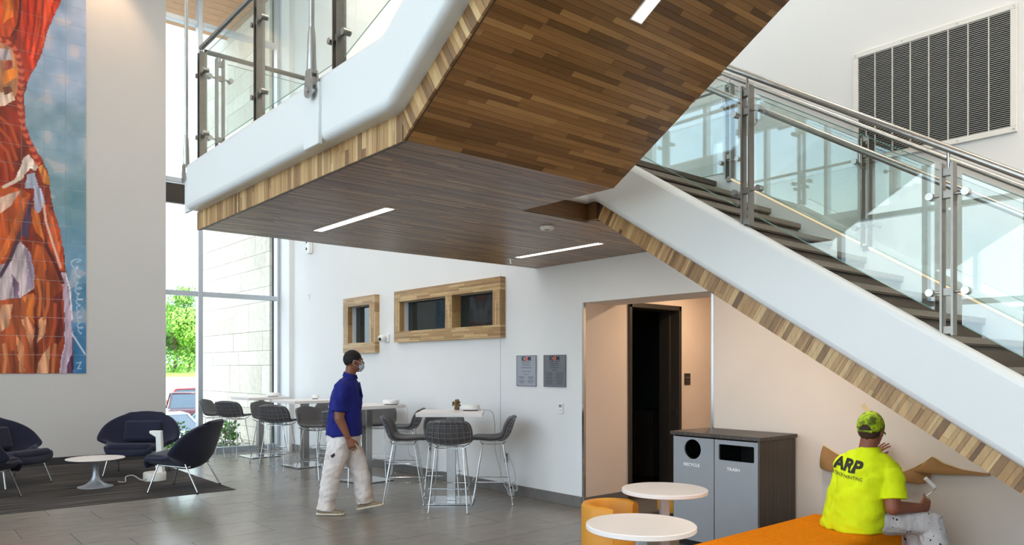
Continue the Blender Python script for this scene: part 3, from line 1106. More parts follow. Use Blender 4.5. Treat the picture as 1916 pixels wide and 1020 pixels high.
hanger(2.06, 6.86, 3.27, (2.075, 2.10, 6.68, 6.96, 2.98, 3.34), 'steel hanger rod at the far left corner of the landing')

# ================================================================== GLASS RAILINGS
def railing(name, lbl, cat, axis, fixed, posts, base, inner_dir, grasp=True, top_ends=None, group=None, panel_gap=0.07, basepost=0.0, extra_first=None, topoff=1.03, skip_panels=()):
    """axis 'y': runs along Y at x = fixed; axis 'x': runs along X at y = fixed. base(a) = height of the stringer top"""
    a0 = posts[0]
    P = (lambda a, h, off=0.0: (fixed + off, a, h)) if axis == 'y' else (lambda a, h, off=0.0: (a, fixed + off, h))
    root = empty(name, P(a0, base(a0)), label=lbl, cat=cat, group=group)
    for a in posts:
        b = base(a) + basepost
        po = MB()
        for s in (-1, 1):
            q0, q1 = P(a + s * 0.022, b, -0.03), P(a + s * 0.034, b + 0.95 - basepost, 0.03)
            po.bb(q0[0], q1[0], q0[1], q1[1], q0[2], q1[2])
        for hh in (0.03, 0.24, 0.776, 0.90):
            q0, q1 = P(a - 0.022, b + hh - 0.02 - basepost * 0.5, -0.018), P(a + 0.022, b + hh + 0.02 - basepost * 0.5, 0.018)
            po.bb(q0[0], q1[0], q0[1], q1[1], q0[2], q1[2])
        post = po.build('post', 'steel_dark', root)
        # bracket to the top rail
        MB().tube([P(a, b + 0.90 - basepost), P(a, base(a) + 0.97), P(a, base(a) + topoff)], 0.008, 8).build('rail_bracket', 'steel', post, 40)
        for hh in (0.24, 0.776):
            cl = MB()
            h = base(a) + hh
            cl.cyl(P(a - 0.105, h, -inner_dir * 0.0), P(a + 0.105, h), 0.009, 10)
            for s in (-1, 1):
                cl.cyl(P(a + s * 0.09, h, -0.026), P(a + s * 0.09, h, 0.026), 0.021, 14)
            cl.build('glass_clamp', 'steel', root, 40)
        if grasp:
            h = base(a) + 0.70
            MB().tube([P(a, h, 0.02 * inner_dir), P(a, h + 0.0, 0.08 * inner_dir), P(a, h + 0.03, 0.115 * inner_dir), P(a, h + 0.125, 0.12 * inner_dir)], 0.008, 8).build('grasp_bracket', 'steel', post, 40)
    for i, (p0, p1) in enumerate(zip(posts[:-1], posts[1:])):
        if i in skip_panels:
            continue
        lo, hi = min(p0, p1) + panel_gap, max(p0, p1) - panel_gap
        pts = [P(lo, base(lo) + 0.10, -0.006), P(hi, base(hi) + 0.10, -0.006), P(hi, base(hi) + 0.92, -0.006), P(lo, base(lo) + 0.92, -0.006)]
        vec = (0.012, 0, 0) if axis == 'y' else (0, 0.012, 0)
        gp = MB().prism(pts, vec).build('glass_panel', 'rail_glass', root)
        e = MB()
        off2 = P(0, 0, 0.0)
        e.tube([P(lo, base(lo) + 0.92), P(hi, base(hi) + 0.92)], 0.003, 4)
        e.tube([P(lo, base(lo) + 0.10), P(hi, base(hi) + 0.10)], 0.003, 4)
        e.build('glass_edge', 'glass_edge', gp)
    return root, P

def rail_tube(parent, pts, r=0.021, name='handrail', mat='steel'):
    MB().tube(pts, r, 14).build(name, mat, parent, 40)

# lower flight, near side
def b_low(v):
    return Ht(v) if v < 4.07 else 3.355
rn, P = railing('stair_railing', 'glass and steel railing on the near side of the lower stair flight', 'railing', 'y', 4.48, [4.05, 2.804, 1.559, 0.314, -0.80], b_low, 1)
rail_tube(rn, [P(4.25, 3.355 + 1.03), P(4.07, 3.355 + 1.03), P(-0.9, Ht(-0.9) + 1.03)])
rail_tube(rn, [P(4.25, 3.355 + 0.83, 0.12), P(4.07, 3.355 + 0.83, 0.12), P(-0.9, Ht(-0.9) + 0.83, 0.12)], name='grasp_rail')
# lower flight, wall side
def b_far(v):
    return Ht(v) if v < 4.02 else Ht(4.02)
rf, P = railing('stair_railing', 'glass and steel railing on the wall side of the lower flight, below the big grille', 'railing', 'y', 6.0, [6.4, 5.18, 3.94, 2.685, 1.43, 0.18, -0.75], b_far, -1, basepost=0.08)
rail_tube(rf, [P(6.6, b_far(6.6) + 1.03), P(4.02, b_far(4.02) + 1.03), P(3.95, Ht(3.95) + 1.03), P(-0.9, Ht(-0.9) + 1.03)])
rail_tube(rf, [P(6.6, b_far(6.6) + 0.83, -0.12), P(4.02, b_far(4.02) + 0.83, -0.12), P(3.95, Ht(3.95) + 0.83, -0.12), P(-0.9, Ht(-0.9) + 0.83, -0.12)], name='grasp_rail')
# landing and upper flight, outer side
def b_up(v):
    return 3.355 if v > 3.41 else 3.355 + SL * (3.41 - v)
ru, P = railing('landing_railing', 'glass and steel railing along the outer edge of the landing and upper flight', 'railing', 'y', 2.11, [6.59, 5.33, 4.09, 2.85, 1.6, 0.35, -0.7], b_up, 1, grasp=False, topoff=1.0)
rail_tube(ru, [P(6.62, 3.355 + 1.0), P(3.41, 3.355 + 1.0), P(-0.8, b_up(-0.8) + 1.0)], 0.021)
# landing, far end
re_, P = railing('landing_railing', 'glass and steel railing with bronze-toned rail across the far end of the landing', 'railing', 'x', 6.62, [2.27, 3.5, 4.72, 5.9], lambda a: 3.355, -1, grasp=False, topoff=0.98)
rail_tube(re_, [P(2.14, 3.355 + 0.98), P(5.98, 3.355 + 0.98)], 0.021, mat='bronze')

# ================================================================== WALL FITTINGS
TXT_E = (R(90), 0, R(-90))            # lettering on faces that look towards -X
def oak_frame(name, lbl, v0, v1, h0, h1, iv0, iv1, ih0, ih1, post=None):
    """deep oak-strip window frame standing proud of the back wall"""
    root = empty(name, (EAST, (v0 + v1) / 2, h0), label=lbl, cat='window frame')
    F0, F1 = EAST - 0.085, EAST - 0.002
    def run(nm, a0, a1, b0, b1, along_v, x0=F0, x1=F1):
        m = MB()
        if along_v:
            n = max(1, round((b1 - b0) / 0.028))
            for i in range(n):
                y = a0 - rnd.uniform(0, 0.3)
                while y < a1:
                    L = rnd.uniform(0.2, 0.6)
                    y0, y1 = max(y, a0), min(y + L, a1)
                    if y1 - y0 > 0.01:
                        m.bb(x0 + rnd.uniform(0, 0.0015), x1, y0, y1 - 0.0006, b0 + (b1 - b0) * i / n, b0 + (b1 - b0) * (i + 1) / n - 0.0008, 0.25 + 0.75 * rnd.random())
                    y += L
        else:
            n = max(1, round((a1 - a0) / 0.028))
            for i in range(n):
                z = b0 - rnd.uniform(0, 0.3)
                while z < b1:
                    L = rnd.uniform(0.2, 0.6)
                    z0, z1 = max(z, b0), min(z + L, b1)
                    if z1 - z0 > 0.01:
                        m.bb(x0 + rnd.uniform(0, 0.0015), x1, a0 + (a1 - a0) * i / n, a0 + (a1 - a0) * (i + 1) / n - 0.0008, z0, z1 - 0.0006, 0.25 + 0.75 * rnd.random())
                    z += L
        return m.build(nm, 'frame_oak', root, use_tone=True)
    run('top_rail', v0, v1, ih1, h1, True)
    run('bottom_rail', v0, v1, h0, ih0, True)
    run('stile', v0, iv0, ih0, ih1, False)
    run('stile', iv1, v1, ih0, ih1, False)
    lin = MB()
    lin.bb(F1, EAST + 0.075, iv0 - 0.012, iv0 - 0.001, ih0, ih1, 0.35)
    lin.bb(F1, EAST + 0.075, iv1 + 0.001, iv1 + 0.012, ih0, ih1, 0.35)
    lin.bb(F1, EAST + 0.075, iv0, iv1, ih0 - 0.012, ih0 - 0.001, 0.45)
    lin.bb(F1, EAST + 0.075, iv0, iv1, ih1 + 0.001, ih1 + 0.012, 0.3)
    lin.build('reveal', 'frame_oak', root, use_tone=True)
    if post:
        run('mullion', post[0], post[1], ih0, ih1, False, F0 + 0.005, EAST + 0.075)
        spans = [(iv0, post[0]), (post[1], iv1)]
    else:
        spans = [(iv0, iv1)]
    for a, b in spans:
        MB().bb(EAST + 0.075, EAST + 0.085, a, b, ih0, ih1).build('pane', 'dark_glass', root)
    return root
oak_frame('window_frame', 'long horizontal oak-strip frame around two dark panes on the back wall', 7.30, 9.87, 1.985, 2.765, 7.46, 9.71, 2.15, 2.60, (8.36, 8.52))
oak_frame('window_frame', 'small upright oak-strip frame around a single dark pane on the back wall', 10.45, 11.52, 1.84, 2.77, 10.63, 11.35, 2.01, 2.62)

def plaque(v0, v1, h0, h1, body, lbl, txt):
    root = empty('plaque', (EAST, (v0 + v1) / 2, h0), label=lbl, cat='sign')
    x = EAST - 0.014
    MB().bb(x, EAST - 0.001, v0, v1, h0, h1).build('plate', body, root, bevel=(0.002, 1))
    e = MB()
    for a in ((v0, v1, h0, h0 + 0.006), (v0, v1, h1 - 0.006, h1), (v0, v0 + 0.006, h0, h1), (v1 - 0.006, v1, h0, h1)):
        e.bb(x - 0.002, x, *a)
    e.build('border', 'ink_grey', root)
    w, cv = v1 - v0, (v0 + v1) / 2
    lz = h1 - 0.042
    put_text('lettering', 'IC', 0.075, 'ink_dark', root, (x - 0.001, cv + 0.052, lz), TXT_E, 0.002)
    put_text('lettering', 'M', 0.075, 'ink_dark', root, (x - 0.001, cv - 0.058, lz), TXT_E, 0.002)
    rd = MB()
    for i in range(4):
        for j in range(4):
            if (i in (0, 3)) and (j in (0, 3)):
                continue
            rd.bb(x - 0.0015, x, cv - 0.026 + i * 0.0125, cv - 0.026 + i * 0.0125 + 0.0105, lz - 0.029 + j * 0.0148, lz - 0.029 + j * 0.0148 + 0.0128)
    rd.build('emblem', 'ink_red', root)
    # lines of engraved text, too small to read
    ln = MB()
    def line(c, h, L, t=0.006):
        n = max(2, int(L / 0.02))
        p = c + L / 2
        for i in range(n):
            wl = L / n * rnd.uniform(0.6, 0.92)
            ln.bb(x - 0.001, x, p - wl, p, h, h + t)
            p -= L / n
    for d, L in txt[0]:
        line(cv, h1 - d, L)
    for d, L in txt[1]:
        for s in (-1, 1):
            line(cv + s * w * 0.235, h1 - d, L * rnd.uniform(0.75, 1.05), 0.005)
    ln.build('engraved_lines', 'ink_grey' if body == 'plaque_light' else 'ink_dark', root)
plaque(6.70, 7.065, 1.37, 1.75, 'plaque_light', 'light silver wall plaque with dark and red lettering, left of the pair',
       ([(0.085, 0.17), (0.105, 0.16), (0.125, 0.15), (0.155, 0.19), (0.20, 0.15), (0.235, 0.10)], [(0.265, 0.12), (0.278, 0.11), (0.292, 0.08), (0.315, 0.13), (0.328, 0.11), (0.342, 0.07)]))
plaque(6.19, 6.565, 1.37, 1.75, 'plaque_dark', 'darker grey wall plaque with red emblem, beside the corridor opening',
       ([(0.085, 0.18), (0.105, 0.16), (0.125, 0.15), (0.155, 0.14), (0.185, 0.09)], [(0.215, 0.13), (0.23, 0.13), (0.25, 0.12), (0.27, 0.13), (0.29, 0.12), (0.31, 0.12), (0.328, 0.10), (0.345, 0.12)]))

def wall_box(name, lbl, cat, c, s, body, parts=()):
    """small fitting on a wall: a bevelled plate plus little boxes (name, offset, size, material)"""
    root = empty(name, c, label=lbl, cat=cat)
    MB().box(c, s).build('plate', body, root, 30, (min(s) * 0.25, 2))
    for nm, off, sz, mt in parts:
        MB().box(Vector(c) + Vector(off), sz).build(nm, mt, root)
    return root
wall_box('thermostat', 'small white control plate on the back wall below the darker plaque', 'switch', (EAST - 0.012, 6.27, 1.12), (0.022, 0.075, 0.125), 'white_plastic',
         [('display', (-0.012, 0.0, 0.03), (0.002, 0.045, 0.03), 'bin_grey'), ('button', (-0.012, 0.0, -0.02), (0.004, 0.012, 0.012), 'bin_grey')])
for lbl, c, ax in (('stainless wall outlet behind the nearest bar table', (EAST - 0.005, 7.28, 0.45), 'x'), ('stainless wall outlet between the second and nearest bar tables', (EAST - 0.005, 9.0, 0.45), 'x'), ('stainless wall outlet on the mural wall beside the navy chairs', (1.84, NORTH - 0.005, 0.45), 'y')):
    if ax == 'x':
        wall_box('wall_outlet', lbl, 'outlet', c, (0.008, 0.075, 0.12), 'steel', [('socket', (-0.004, 0, 0.025), (0.004, 0.036, 0.03), 'bronze'), ('socket', (-0.004, 0, -0.025), (0.004, 0.036, 0.03), 'bronze')])
    else:
        wall_box('wall_outlet', lbl, 'outlet', c, (0.075, 0.008, 0.12), 'steel', [('socket', (0, -0.004, 0.025), (0.036, 0.004, 0.03), 'bronze'), ('socket', (0, -0.004, -0.025), (0.036, 0.004, 0.03), 'bronze')])
wall_box('light_switch', 'brushed metal switch plate on the corridor wall right of the door', 'switch', (8.03, OPEN[1] - 0.005, 1.45), (0.125, 0.008, 0.15), 'bronze',
         [('toggle', (0, -0.006, -0.03), (0.012, 0.012, 0.024), 'steel'), ('label_strip', (0, -0.005, 0.02), (0.09, 0.002, 0.012), 'steel')])
wall_box('wall_sensor', 'tiny white sensor high on the back wall near the window corner', 'sensor', (EAST - 0.008, 13.02, 2.93), (0.016, 0.05, 0.11), 'white_plastic', [('lens', (-0.009, 0, 0.02), (0.003, 0.02, 0.02), 'bin_grey')])
em = wall_box('emergency_light', 'white wall unit with two dark lenses under the far edge of the landing', 'light', (EAST - 0.04, 12.91, 3.86), (0.08, 0.14, 0.30), 'white_plastic',
         [('lens', (-0.042, 0.045, 0.07), (0.01, 0.035, 0.05), 'black'), ('lens', (-0.042, 0.045, -0.06), (0.01, 0.035, 0.05), 'black')])
sc_ = empty('security_camera', (EAST, 10.2, 2.06), label='white dome security camera on the back wall between the two oak frames', cat='camera')
MB().bb(EAST - 0.03, EAST - 0.001, 10.13, 10.25, 2.0, 2.13).build('bracket', 'white_plastic', sc_, 30, (0.008, 2))
MB().ball((EAST - 0.09, 10.22, 2.06), (0.062, 0.062, 0.06), 20, 12).build('dome', 'white_plastic', sc_, 60)
MB().ball((EAST - 0.128, 10.205, 2.05), 0.03, 14, 8).build('lens', 'black', sc_, 60)

# ---- big supply-air grille over the stair
gr = empty('air_grille', (EAST, 2.25, 3.26), label='large white louvred air grille on the wall above the stair', cat='grille')
G = (1.675, 2.83, 3.26, 4.17)
x0, x1 = EAST - 0.022, EAST - 0.001
fw = 0.042
for a in ((G[0], G[1], G[3] - fw, G[3]), (G[0], G[1], G[2], G[2] + fw), (G[0], G[0] + fw, G[2] + fw, G[3] - fw), (G[1] - fw, G[1], G[2] + fw, G[3] - fw)):
    MB().bb(x0, x1, *a).build('frame_bar', 'vent_white', gr, bevel=(0.003, 1))
MB().bb(EAST - 0.004, EAST - 0.001, G[0] + fw, G[1] - fw, G[2] + fw, G[3] - fw).build('dark_backing', 'black', gr)
iw = (G[1] - G[0] - 2 * fw) / 8
for i in range(1, 8):
    y = G[0] + fw + i * iw
    MB().bb(x0 + 0.001, x1, y - 0.0025, y + 0.0025, G[2] + fw, G[3] - fw).build('divider', 'vent_white', gr)
for i in range(8):
    m = MB()
    ya, yb = G[0] + fw + i * iw + 0.003, G[0] + fw + (i + 1) * iw - 0.003
    nz = 58
    for j in range(nz):
        z = G[2] + fw + (j + 0.5) * (G[3] - G[2] - 2 * fw) / nz
        m.box((x0 + 0.009, (ya + yb) / 2, z), (0.011, yb - ya, 0.0026), Matrix.Rotation(R(-12), 3, 'Y'))
    o = m.build('louvre_slats', 'vent_white', gr)
    o['kind'] = 'stuff'
for v in (G[0] + 0.02, G[0] + 0.38, G[0] + 0.77, G[1] - 0.02):
    for h in (G[2] + 0.02, G[3] - 0.02):
        MB().cyl((x0 - 0.003, v, h), (x0, v, h), 0.006, 8).build('screw', 'steel', gr)

# ---- torn wallcovering flap showing its brown paper backing
def flap(name, lbl, top, bot, out):
    """curled sheet: top line on the wall, bottom line hanging away from it"""
    rows = []
    n = 7
    for i in range(n):
        t = i / (n - 1)
        r_ = []
        for (tv, th), (bv, bh), o in zip(top, bot, out):
            v = tv + (bv - tv) * t
            h = th + (bh - th) * t + 0.012 * math.sin(math.pi * t)
            x = EAST - 0.008 - o * math.sin(math.pi * 0.62 * t) - 0.004 * t
            r_.append((x, v, h))
        rows.append(r_)
    root = empty(name, (EAST, top[0][0], bot[0][1]), label=lbl, cat='paper')
    MB().grid(rows).build('paper_backing', 'brown_paper', root, 50, solid=(0.003, 0), subsurf=1)
    ed = MB()
    ed.tube([Vector(p) + Vector((-0.002, 0, 0.002)) for p in rows[0]], 0.005, 6)
    ed.build('folded_edge', 'tape', root, 60)
    return root
def rs(pts, n):
    """resample a polyline evenly"""
    P = [Vector((a, b, 0)) for a, b in pts]
    d = [0]
    for a, b in zip(P[:-1], P[1:]):
        d.append(d[-1] + (b - a).length)
    out, j = [], 0
    for i in range(n):
        t = d[-1] * i / (n - 1)
        while j < len(P) - 2 and t > d[j + 1]:
            j += 1
        q = P[j].lerp(P[j + 1], (t - d[j]) / max(1e-9, d[j + 1] - d[j]))
        out.append((q.x, q.y))
    return out
flap('torn_wallcovering', 'long peeled flap of wallcovering with brown backing, running behind the seated painter',
     rs([(3.09, 0.945), (3.02, 0.905), (2.95, 0.87), (2.80, 0.80), (2.56, 0.765), (2.46, 0.775), (2.36, 0.825), (2.25, 0.90)], 22),
     rs([(3.095, 0.75), (3.0, 0.735), (2.80, 0.73), (2.56, 0.73), (2.40, 0.715), (2.285, 0.705), (2.25, 0.735), (2.22, 0.80)], 22),
     [0.05 + 0.035 * math.sin(i * 0.9) for i in range(22)])
flap('torn_wallcovering', 'short pointed flap of torn wallcovering above the paint roller, right of the painter',
     rs([(2.32, 0.83), (2.23, 0.925), (2.15, 0.88), (2.03, 0.845), (1.90, 0.832), (1.84, 0.83)], 18),
     rs([(2.335, 0.80), (2.26, 0.80), (2.15, 0.80), (2.03, 0.81), (1.90, 0.818), (1.838, 0.824)], 18),
     [0.075 - 0.003 * i for i in range(18)])
tp = empty('masking_tape', (EAST, 2.74, 1.27), label='small strip of yellowish masking tape on the wall above the painter', cat='tape')
MB().box((EAST - 0.0045, 2.735, 1.27), (0.002, 0.035, 0.075), Matrix.Rotation(R(-38), 3, 'X')).build('strip', 'tape', tp)
MB().box((EAST - 0.007, 2.718, 1.25), (0.005, 0.02, 0.012), Matrix.Rotation(R(-38), 3, 'X')).build('loose_end', 'tape', tp)

# ================================================================== MURAL
MU1, MH0, TS = 2.63, 1.504, 0.3035
# outlines of the painted forms, metres on the mural plane (along the wall, height)
SHAPES = [
    ([(0.971,7.788),(2.285,8.252),(2.259,7.64),(2.181,7.375),(2.083,7.076),(2.015,6.789),(1.951,6.534),(1.851,6.33),(1.801,6.2),(1.764,5.956),(1.756,5.719),(1.776,5.489),(1.838,5.267),(1.939,5.079),(2.027,4.917),(2.091,4.78),(2.109,4.543),(2.125,4.337),(2.181,4.105),(2.238,3.932),(2.272,3.695),(2.312,3.458),(2.327,3.248),(2.375,3.009),(2.396,2.707),(2.417,2.405),(2.43,2.01),(2.449,1.25),(0.971,1.277)], (128, 40, 22)),
    ([(1.722,8.053),(2.285,8.252),(2.259,7.64),(2.176,7.374),(2.073,7.073),(2.002,6.785),(1.939,6.53),(1.841,6.328),(1.791,6.168),(1.732,6.3),(1.683,6.491),(1.639,6.678),(1.678,7.016)], (206, 58, 32)),
    ([(1.926,7.681),(2.181,7.765),(2.053,7.127),(1.939,6.649),(1.851,6.537),(1.876,7.045)], (224, 78, 44)),
    ([(0.971,7.788),(1.702,8.046),(1.678,7.016),(1.58,6.842),(0.971,6.694)], (196, 72, 32)),
    ([(1.484,7.507),(1.629,7.554),(1.604,7.168),(1.484,7.016)], (226, 116, 46)),
    ([(0.971,6.652),(1.556,6.742),(1.653,6.594),(1.697,6.378),(1.678,6.169),(1.665,5.991),(1.58,5.79),(0.971,5.599)], (176, 116, 78)),
    ([(0.971,6.553),(1.58,6.638),(1.585,6.465),(0.971,6.273)], (166, 152, 156)),
    ([(1.484,6.259),(1.665,6.399),(1.653,6.221),(1.46,6.028)], (216, 122, 48)),
    ([(1.508,6.416),(1.595,6.453),(1.58,6.342),(1.498,6.292)], (150, 60, 50)),
    ([(0.971,5.767),(1.58,5.976),(1.624,5.864),(1.508,5.733),(0.971,5.599)], (216, 188, 168)),
    ([(1.46,5.999),(1.556,6.051),(1.595,5.974),(1.484,5.904)], (92, 52, 36)),
    ([(0.971,5.585),(1.58,5.732),(1.69,5.588),(1.727,5.303),(1.732,4.953),(1.678,4.651),(1.58,4.431),(0.971,4.336)], (138, 40, 20)),
    ([(1.747,4.949),(1.826,5.014),(1.939,4.857),(1.906,4.772),(1.851,4.798),(1.707,4.597),(1.58,4.483),(1.658,4.647)], (216, 196, 184)),
    ([(1.801,4.701),(1.901,4.741),(1.956,4.49),(1.747,4.457)], (158, 164, 182)),
    ([(1.939,4.842),(2.015,4.885),(2.094,4.72),(2.099,4.566),(2.017,4.588)], (206, 122, 50)),
    ([(0.971,4.533),(1.751,4.429),(1.838,4.383),(1.702,3.831),(1.532,3.288),(0.971,2.793),(0.971,4.028)], (184, 80, 34)),
    ([(1.436,4.265),(1.702,4.421),(1.58,4.17),(1.294,3.872)], (210, 170, 150)),
    ([(1.727,4.308),(1.801,4.348),(1.678,3.833),(1.484,3.29),(1.388,3.281),(1.58,3.763)], (206, 104, 50)),
    ([(1.826,4.323),(1.846,4.031),(1.801,3.657),(1.697,3.742)], (82, 62, 92)),
    ([(1.876,4.537),(1.982,4.506),(2.04,4.265),(1.931,4.042),(1.876,4.182)], (166, 166, 188)),
    ([(1.702,3.608),(1.801,3.496),(1.901,3.24),(1.891,2.855),(1.707,2.72),(1.629,2.599),(0.971,2.512),(0.971,2.905),(1.58,3.293)], (194, 176, 180)),
    ([(1.764,3.492),(1.838,3.47),(1.891,3.21),(1.871,2.854),(1.801,2.849),(1.801,3.202)], (170, 150, 176)),
    ([(1.58,3.095),(1.678,2.957),(1.678,2.549),(1.629,2.604)], (122, 96, 120)),
    ([(1.838,3.653),(2.053,3.617),(2.207,3.177),(2.301,2.883),(2.301,2.279),(2.238,1.254),(1.896,1.26),(1.926,2.443),(1.896,3.033)], (146, 60, 28)),
    ([(1.856,3.619),(2.015,3.548),(2.053,3.224),(1.964,2.86),(1.906,2.974)], (182, 84, 36)),
    ([(1.851,4.185),(1.966,4.047),(2.027,3.632),(1.941,3.741),(1.866,3.915)], (208, 106, 40)),
    ([(2.017,4.268),(2.181,4.105),(2.28,3.696),(2.312,3.216),(2.238,3.204),(2.078,3.578),(2.04,3.788)], (180, 70, 34)),
    ([(2.053,4.177),(2.155,4.042),(2.246,3.572),(2.259,3.272),(2.155,3.532)], (206, 98, 54)),
    ([(1.961,2.38),(2.053,2.437),(2.027,2.15),(1.921,1.97)], (226, 160, 118)),
    ([(1.936,1.668),(2.104,1.985),(2.083,1.257),(1.921,1.26)], (224, 162, 122)),
    ([(2.155,2.753),(2.285,2.882),(2.285,2.158),(2.181,1.855)], (110, 36, 30)),
    ([(0.971,2.568),(1.707,2.714),(1.901,2.767),(1.901,1.26),(0.971,1.277)], (172, 82, 44)),
    ([(1.727,2.727),(1.876,2.795),(1.891,2.324),(1.801,2.438)], (204, 110, 48)),
    ([(1.722,2.375),(1.801,2.438),(1.891,2.146),(1.856,1.909)], (226, 150, 108)),
    ([(1.653,2.139),(1.751,1.966),(1.766,1.556),(1.687,1.527)], (206, 132, 88)),
    ([(1.46,2.595),(1.604,2.603),(1.556,2.252),(1.341,2.073)], (206, 150, 116)),
    ([(2.259,3.188),(2.327,3.157),(2.38,2.888),(2.422,2.284),(2.428,1.25),(2.212,1.254),(2.301,2.007),(2.319,2.643)], (198, 172, 192)),
    ([(2.359,1.669),(2.444,1.858),(2.454,1.25),(2.343,1.252)], (86, 54, 80)),
    ([(1.886,2.264),(1.936,2.444),(1.926,1.496),(1.881,1.496)], (84, 30, 22)),
]
STROKES = [
    ([(1.69,7.633),(1.707,7.346),(1.673,7.043),(1.59,6.856)], 0.0204, (96, 28, 22)),
    ([(1.801,7.67),(1.801,7.14),(1.751,6.715)], 0.0146, (150, 34, 24)),
    ([(1.926,7.711),(1.891,7.108),(1.826,6.618)], 0.0175, (158, 36, 24)),
    ([(2.027,7.744),(1.992,7.139),(1.901,6.58)], 0.0175, (160, 40, 26)),
    ([(1.341,5.597),(1.58,5.419),(1.678,5.118)], 0.0234, (178, 74, 34)),
    ([(1.341,5.454),(1.556,5.21),(1.653,4.909)], 0.0234, (172, 70, 32)),
    ([(1.341,5.225),(1.532,5.003),(1.604,4.726)], 0.0234, (176, 78, 36)),
    ([(1.341,4.996),(1.508,4.796),(1.532,4.568)], 0.0234, (168, 68, 32)),
    ([(1.484,4.445),(1.629,4.555),(1.727,4.659)], 0.0263, (214, 190, 170)),
    ([(2.017,4.262),(2.053,3.969),(2.155,3.592),(2.259,3.242)], 0.0175, (232, 180, 160)),
    ([(2.053,3.581),(2.181,3.295),(2.285,3.003)], 0.0292, (78, 24, 22)),
    ([(1.697,3.748),(1.58,3.357),(1.436,3.026)], 0.0263, (70, 50, 66)),
    ([(1.939,3.036),(1.977,2.742),(1.956,2.445)], 0.0234, (196, 110, 60)),
    ([(2.078,2.987),(2.083,2.63),(2.027,2.388)], 0.0263, (190, 96, 50)),
    ([(2.181,2.635),(2.171,2.275),(2.104,1.973)], 0.0263, (172, 76, 44)),
    ([(2.181,1.975),(2.155,1.675),(2.14,1.375)], 0.0263, (186, 110, 70)),
    ([(1.484,1.961),(1.508,1.73),(1.484,1.441)], 0.0263, (206, 130, 84)),
    ([(1.604,1.847),(1.629,1.614),(1.619,1.382)], 0.0263, (120, 52, 34)),
    ([(2.327,3.157),(2.391,2.889),(2.422,2.405)], 0.0117, (232, 222, 228)),
    ([(2.422,2.162),(2.524,1.982),(2.61,1.83)], 0.0117, (206, 214, 226)),
    ([(2.492,1.676),(2.551,1.689),(2.508,1.585),(2.556,1.584)], 0.0088, (176, 190, 212)),
    ([(2.489,3.354),(2.518,3.361),(2.54,3.374),(2.547,3.388),(2.537,3.399),(2.511,3.403),(2.477,3.398),(2.443,3.382),(2.418,3.359),(2.408,3.331),(2.414,3.302),(2.432,3.276),(2.456,3.255),(2.48,3.243),(2.498,3.241),(2.507,3.246),(2.509,3.257),(2.506,3.27),(2.502,3.282),(2.497,3.287),(2.492,3.285),(2.487,3.272),(2.48,3.251),(2.473,3.223),(2.468,3.193),(2.469,3.165),(2.479,3.143),(2.499,3.131),(2.526,3.128)], 0.0076, (192, 204, 220)),
    ([(2.535,3.096),(2.545,3.104),(2.544,3.11),(2.532,3.115),(2.512,3.114),(2.489,3.107),(2.47,3.095),(2.458,3.078),(2.456,3.058),(2.463,3.039),(2.476,3.022),(2.489,3.009),(2.5,3.001),(2.507,3.0),(2.51,3.003),(2.51,3.009),(2.509,3.016),(2.507,3.021),(2.505,3.022),(2.501,3.016),(2.495,3.005),(2.487,2.988),(2.481,2.969),(2.478,2.948),(2.481,2.931),(2.492,2.918),(2.51,2.911),(2.531,2.91),(2.549,2.914),(2.56,2.921),(2.559,2.928),(2.547,2.932),(2.527,2.932),(2.504,2.925),(2.484,2.913),(2.472,2.896),(2.47,2.876),(2.476,2.857),(2.489,2.84),(2.503,2.827),(2.515,2.819),(2.523,2.818),(2.526,2.821),(2.526,2.827),(2.525,2.834),(2.522,2.839),(2.52,2.839),(2.516,2.834),(2.51,2.823),(2.504,2.807),(2.498,2.787),(2.495,2.767),(2.498,2.749),(2.508,2.735),(2.525,2.728),(2.545,2.727),(2.563,2.731),(2.574,2.738),(2.574,2.745),(2.562,2.75),(2.542,2.749),(2.519,2.743),(2.498,2.731),(2.485,2.714),(2.483,2.694),(2.49,2.675),(2.503,2.657),(2.518,2.644),(2.531,2.637),(2.539,2.635),(2.542,2.638)], 0.007, (184, 198, 218)),
    ([(2.544,2.625),(2.528,2.626),(2.51,2.622),(2.496,2.613),(2.488,2.599),(2.487,2.582),(2.491,2.563),(2.498,2.546),(2.506,2.532),(2.512,2.523),(2.517,2.519),(2.52,2.52),(2.522,2.525),(2.524,2.531),(2.524,2.536),(2.523,2.537),(2.517,2.534),(2.508,2.525),(2.498,2.511),(2.488,2.493),(2.484,2.475),(2.488,2.457),(2.5,2.443),(2.518,2.435),(2.539,2.432),(2.558,2.433),(2.568,2.438),(2.569,2.444),(2.56,2.449),(2.544,2.45),(2.526,2.446),(2.511,2.436),(2.502,2.423),(2.5,2.405),(2.504,2.387),(2.512,2.37),(2.52,2.356),(2.527,2.346),(2.532,2.343),(2.535,2.344),(2.537,2.348),(2.538,2.354),(2.539,2.359),(2.537,2.361),(2.532,2.357),(2.524,2.348),(2.514,2.335),(2.505,2.317),(2.501,2.298),(2.504,2.281),(2.515,2.267),(2.533,2.258),(2.554,2.255),(2.572,2.256),(2.583,2.261),(2.584,2.267),(2.575,2.272),(2.559,2.273),(2.541,2.269),(2.525,2.26),(2.515,2.246),(2.513,2.229),(2.518,2.21),(2.526,2.193),(2.535,2.179),(2.542,2.17),(2.547,2.166),(2.55,2.167),(2.552,2.171),(2.553,2.177),(2.553,2.182)], 0.007, (180, 196, 218)),
]
BRAID = [(1.412,6.758),(1.556,6.73),(1.639,6.64),(1.692,6.494),(1.722,6.239),(1.707,6.059),(1.697,5.882),(1.707,5.65),(1.737,5.451),(1.791,5.287),(1.876,5.097),(1.936,4.901)]

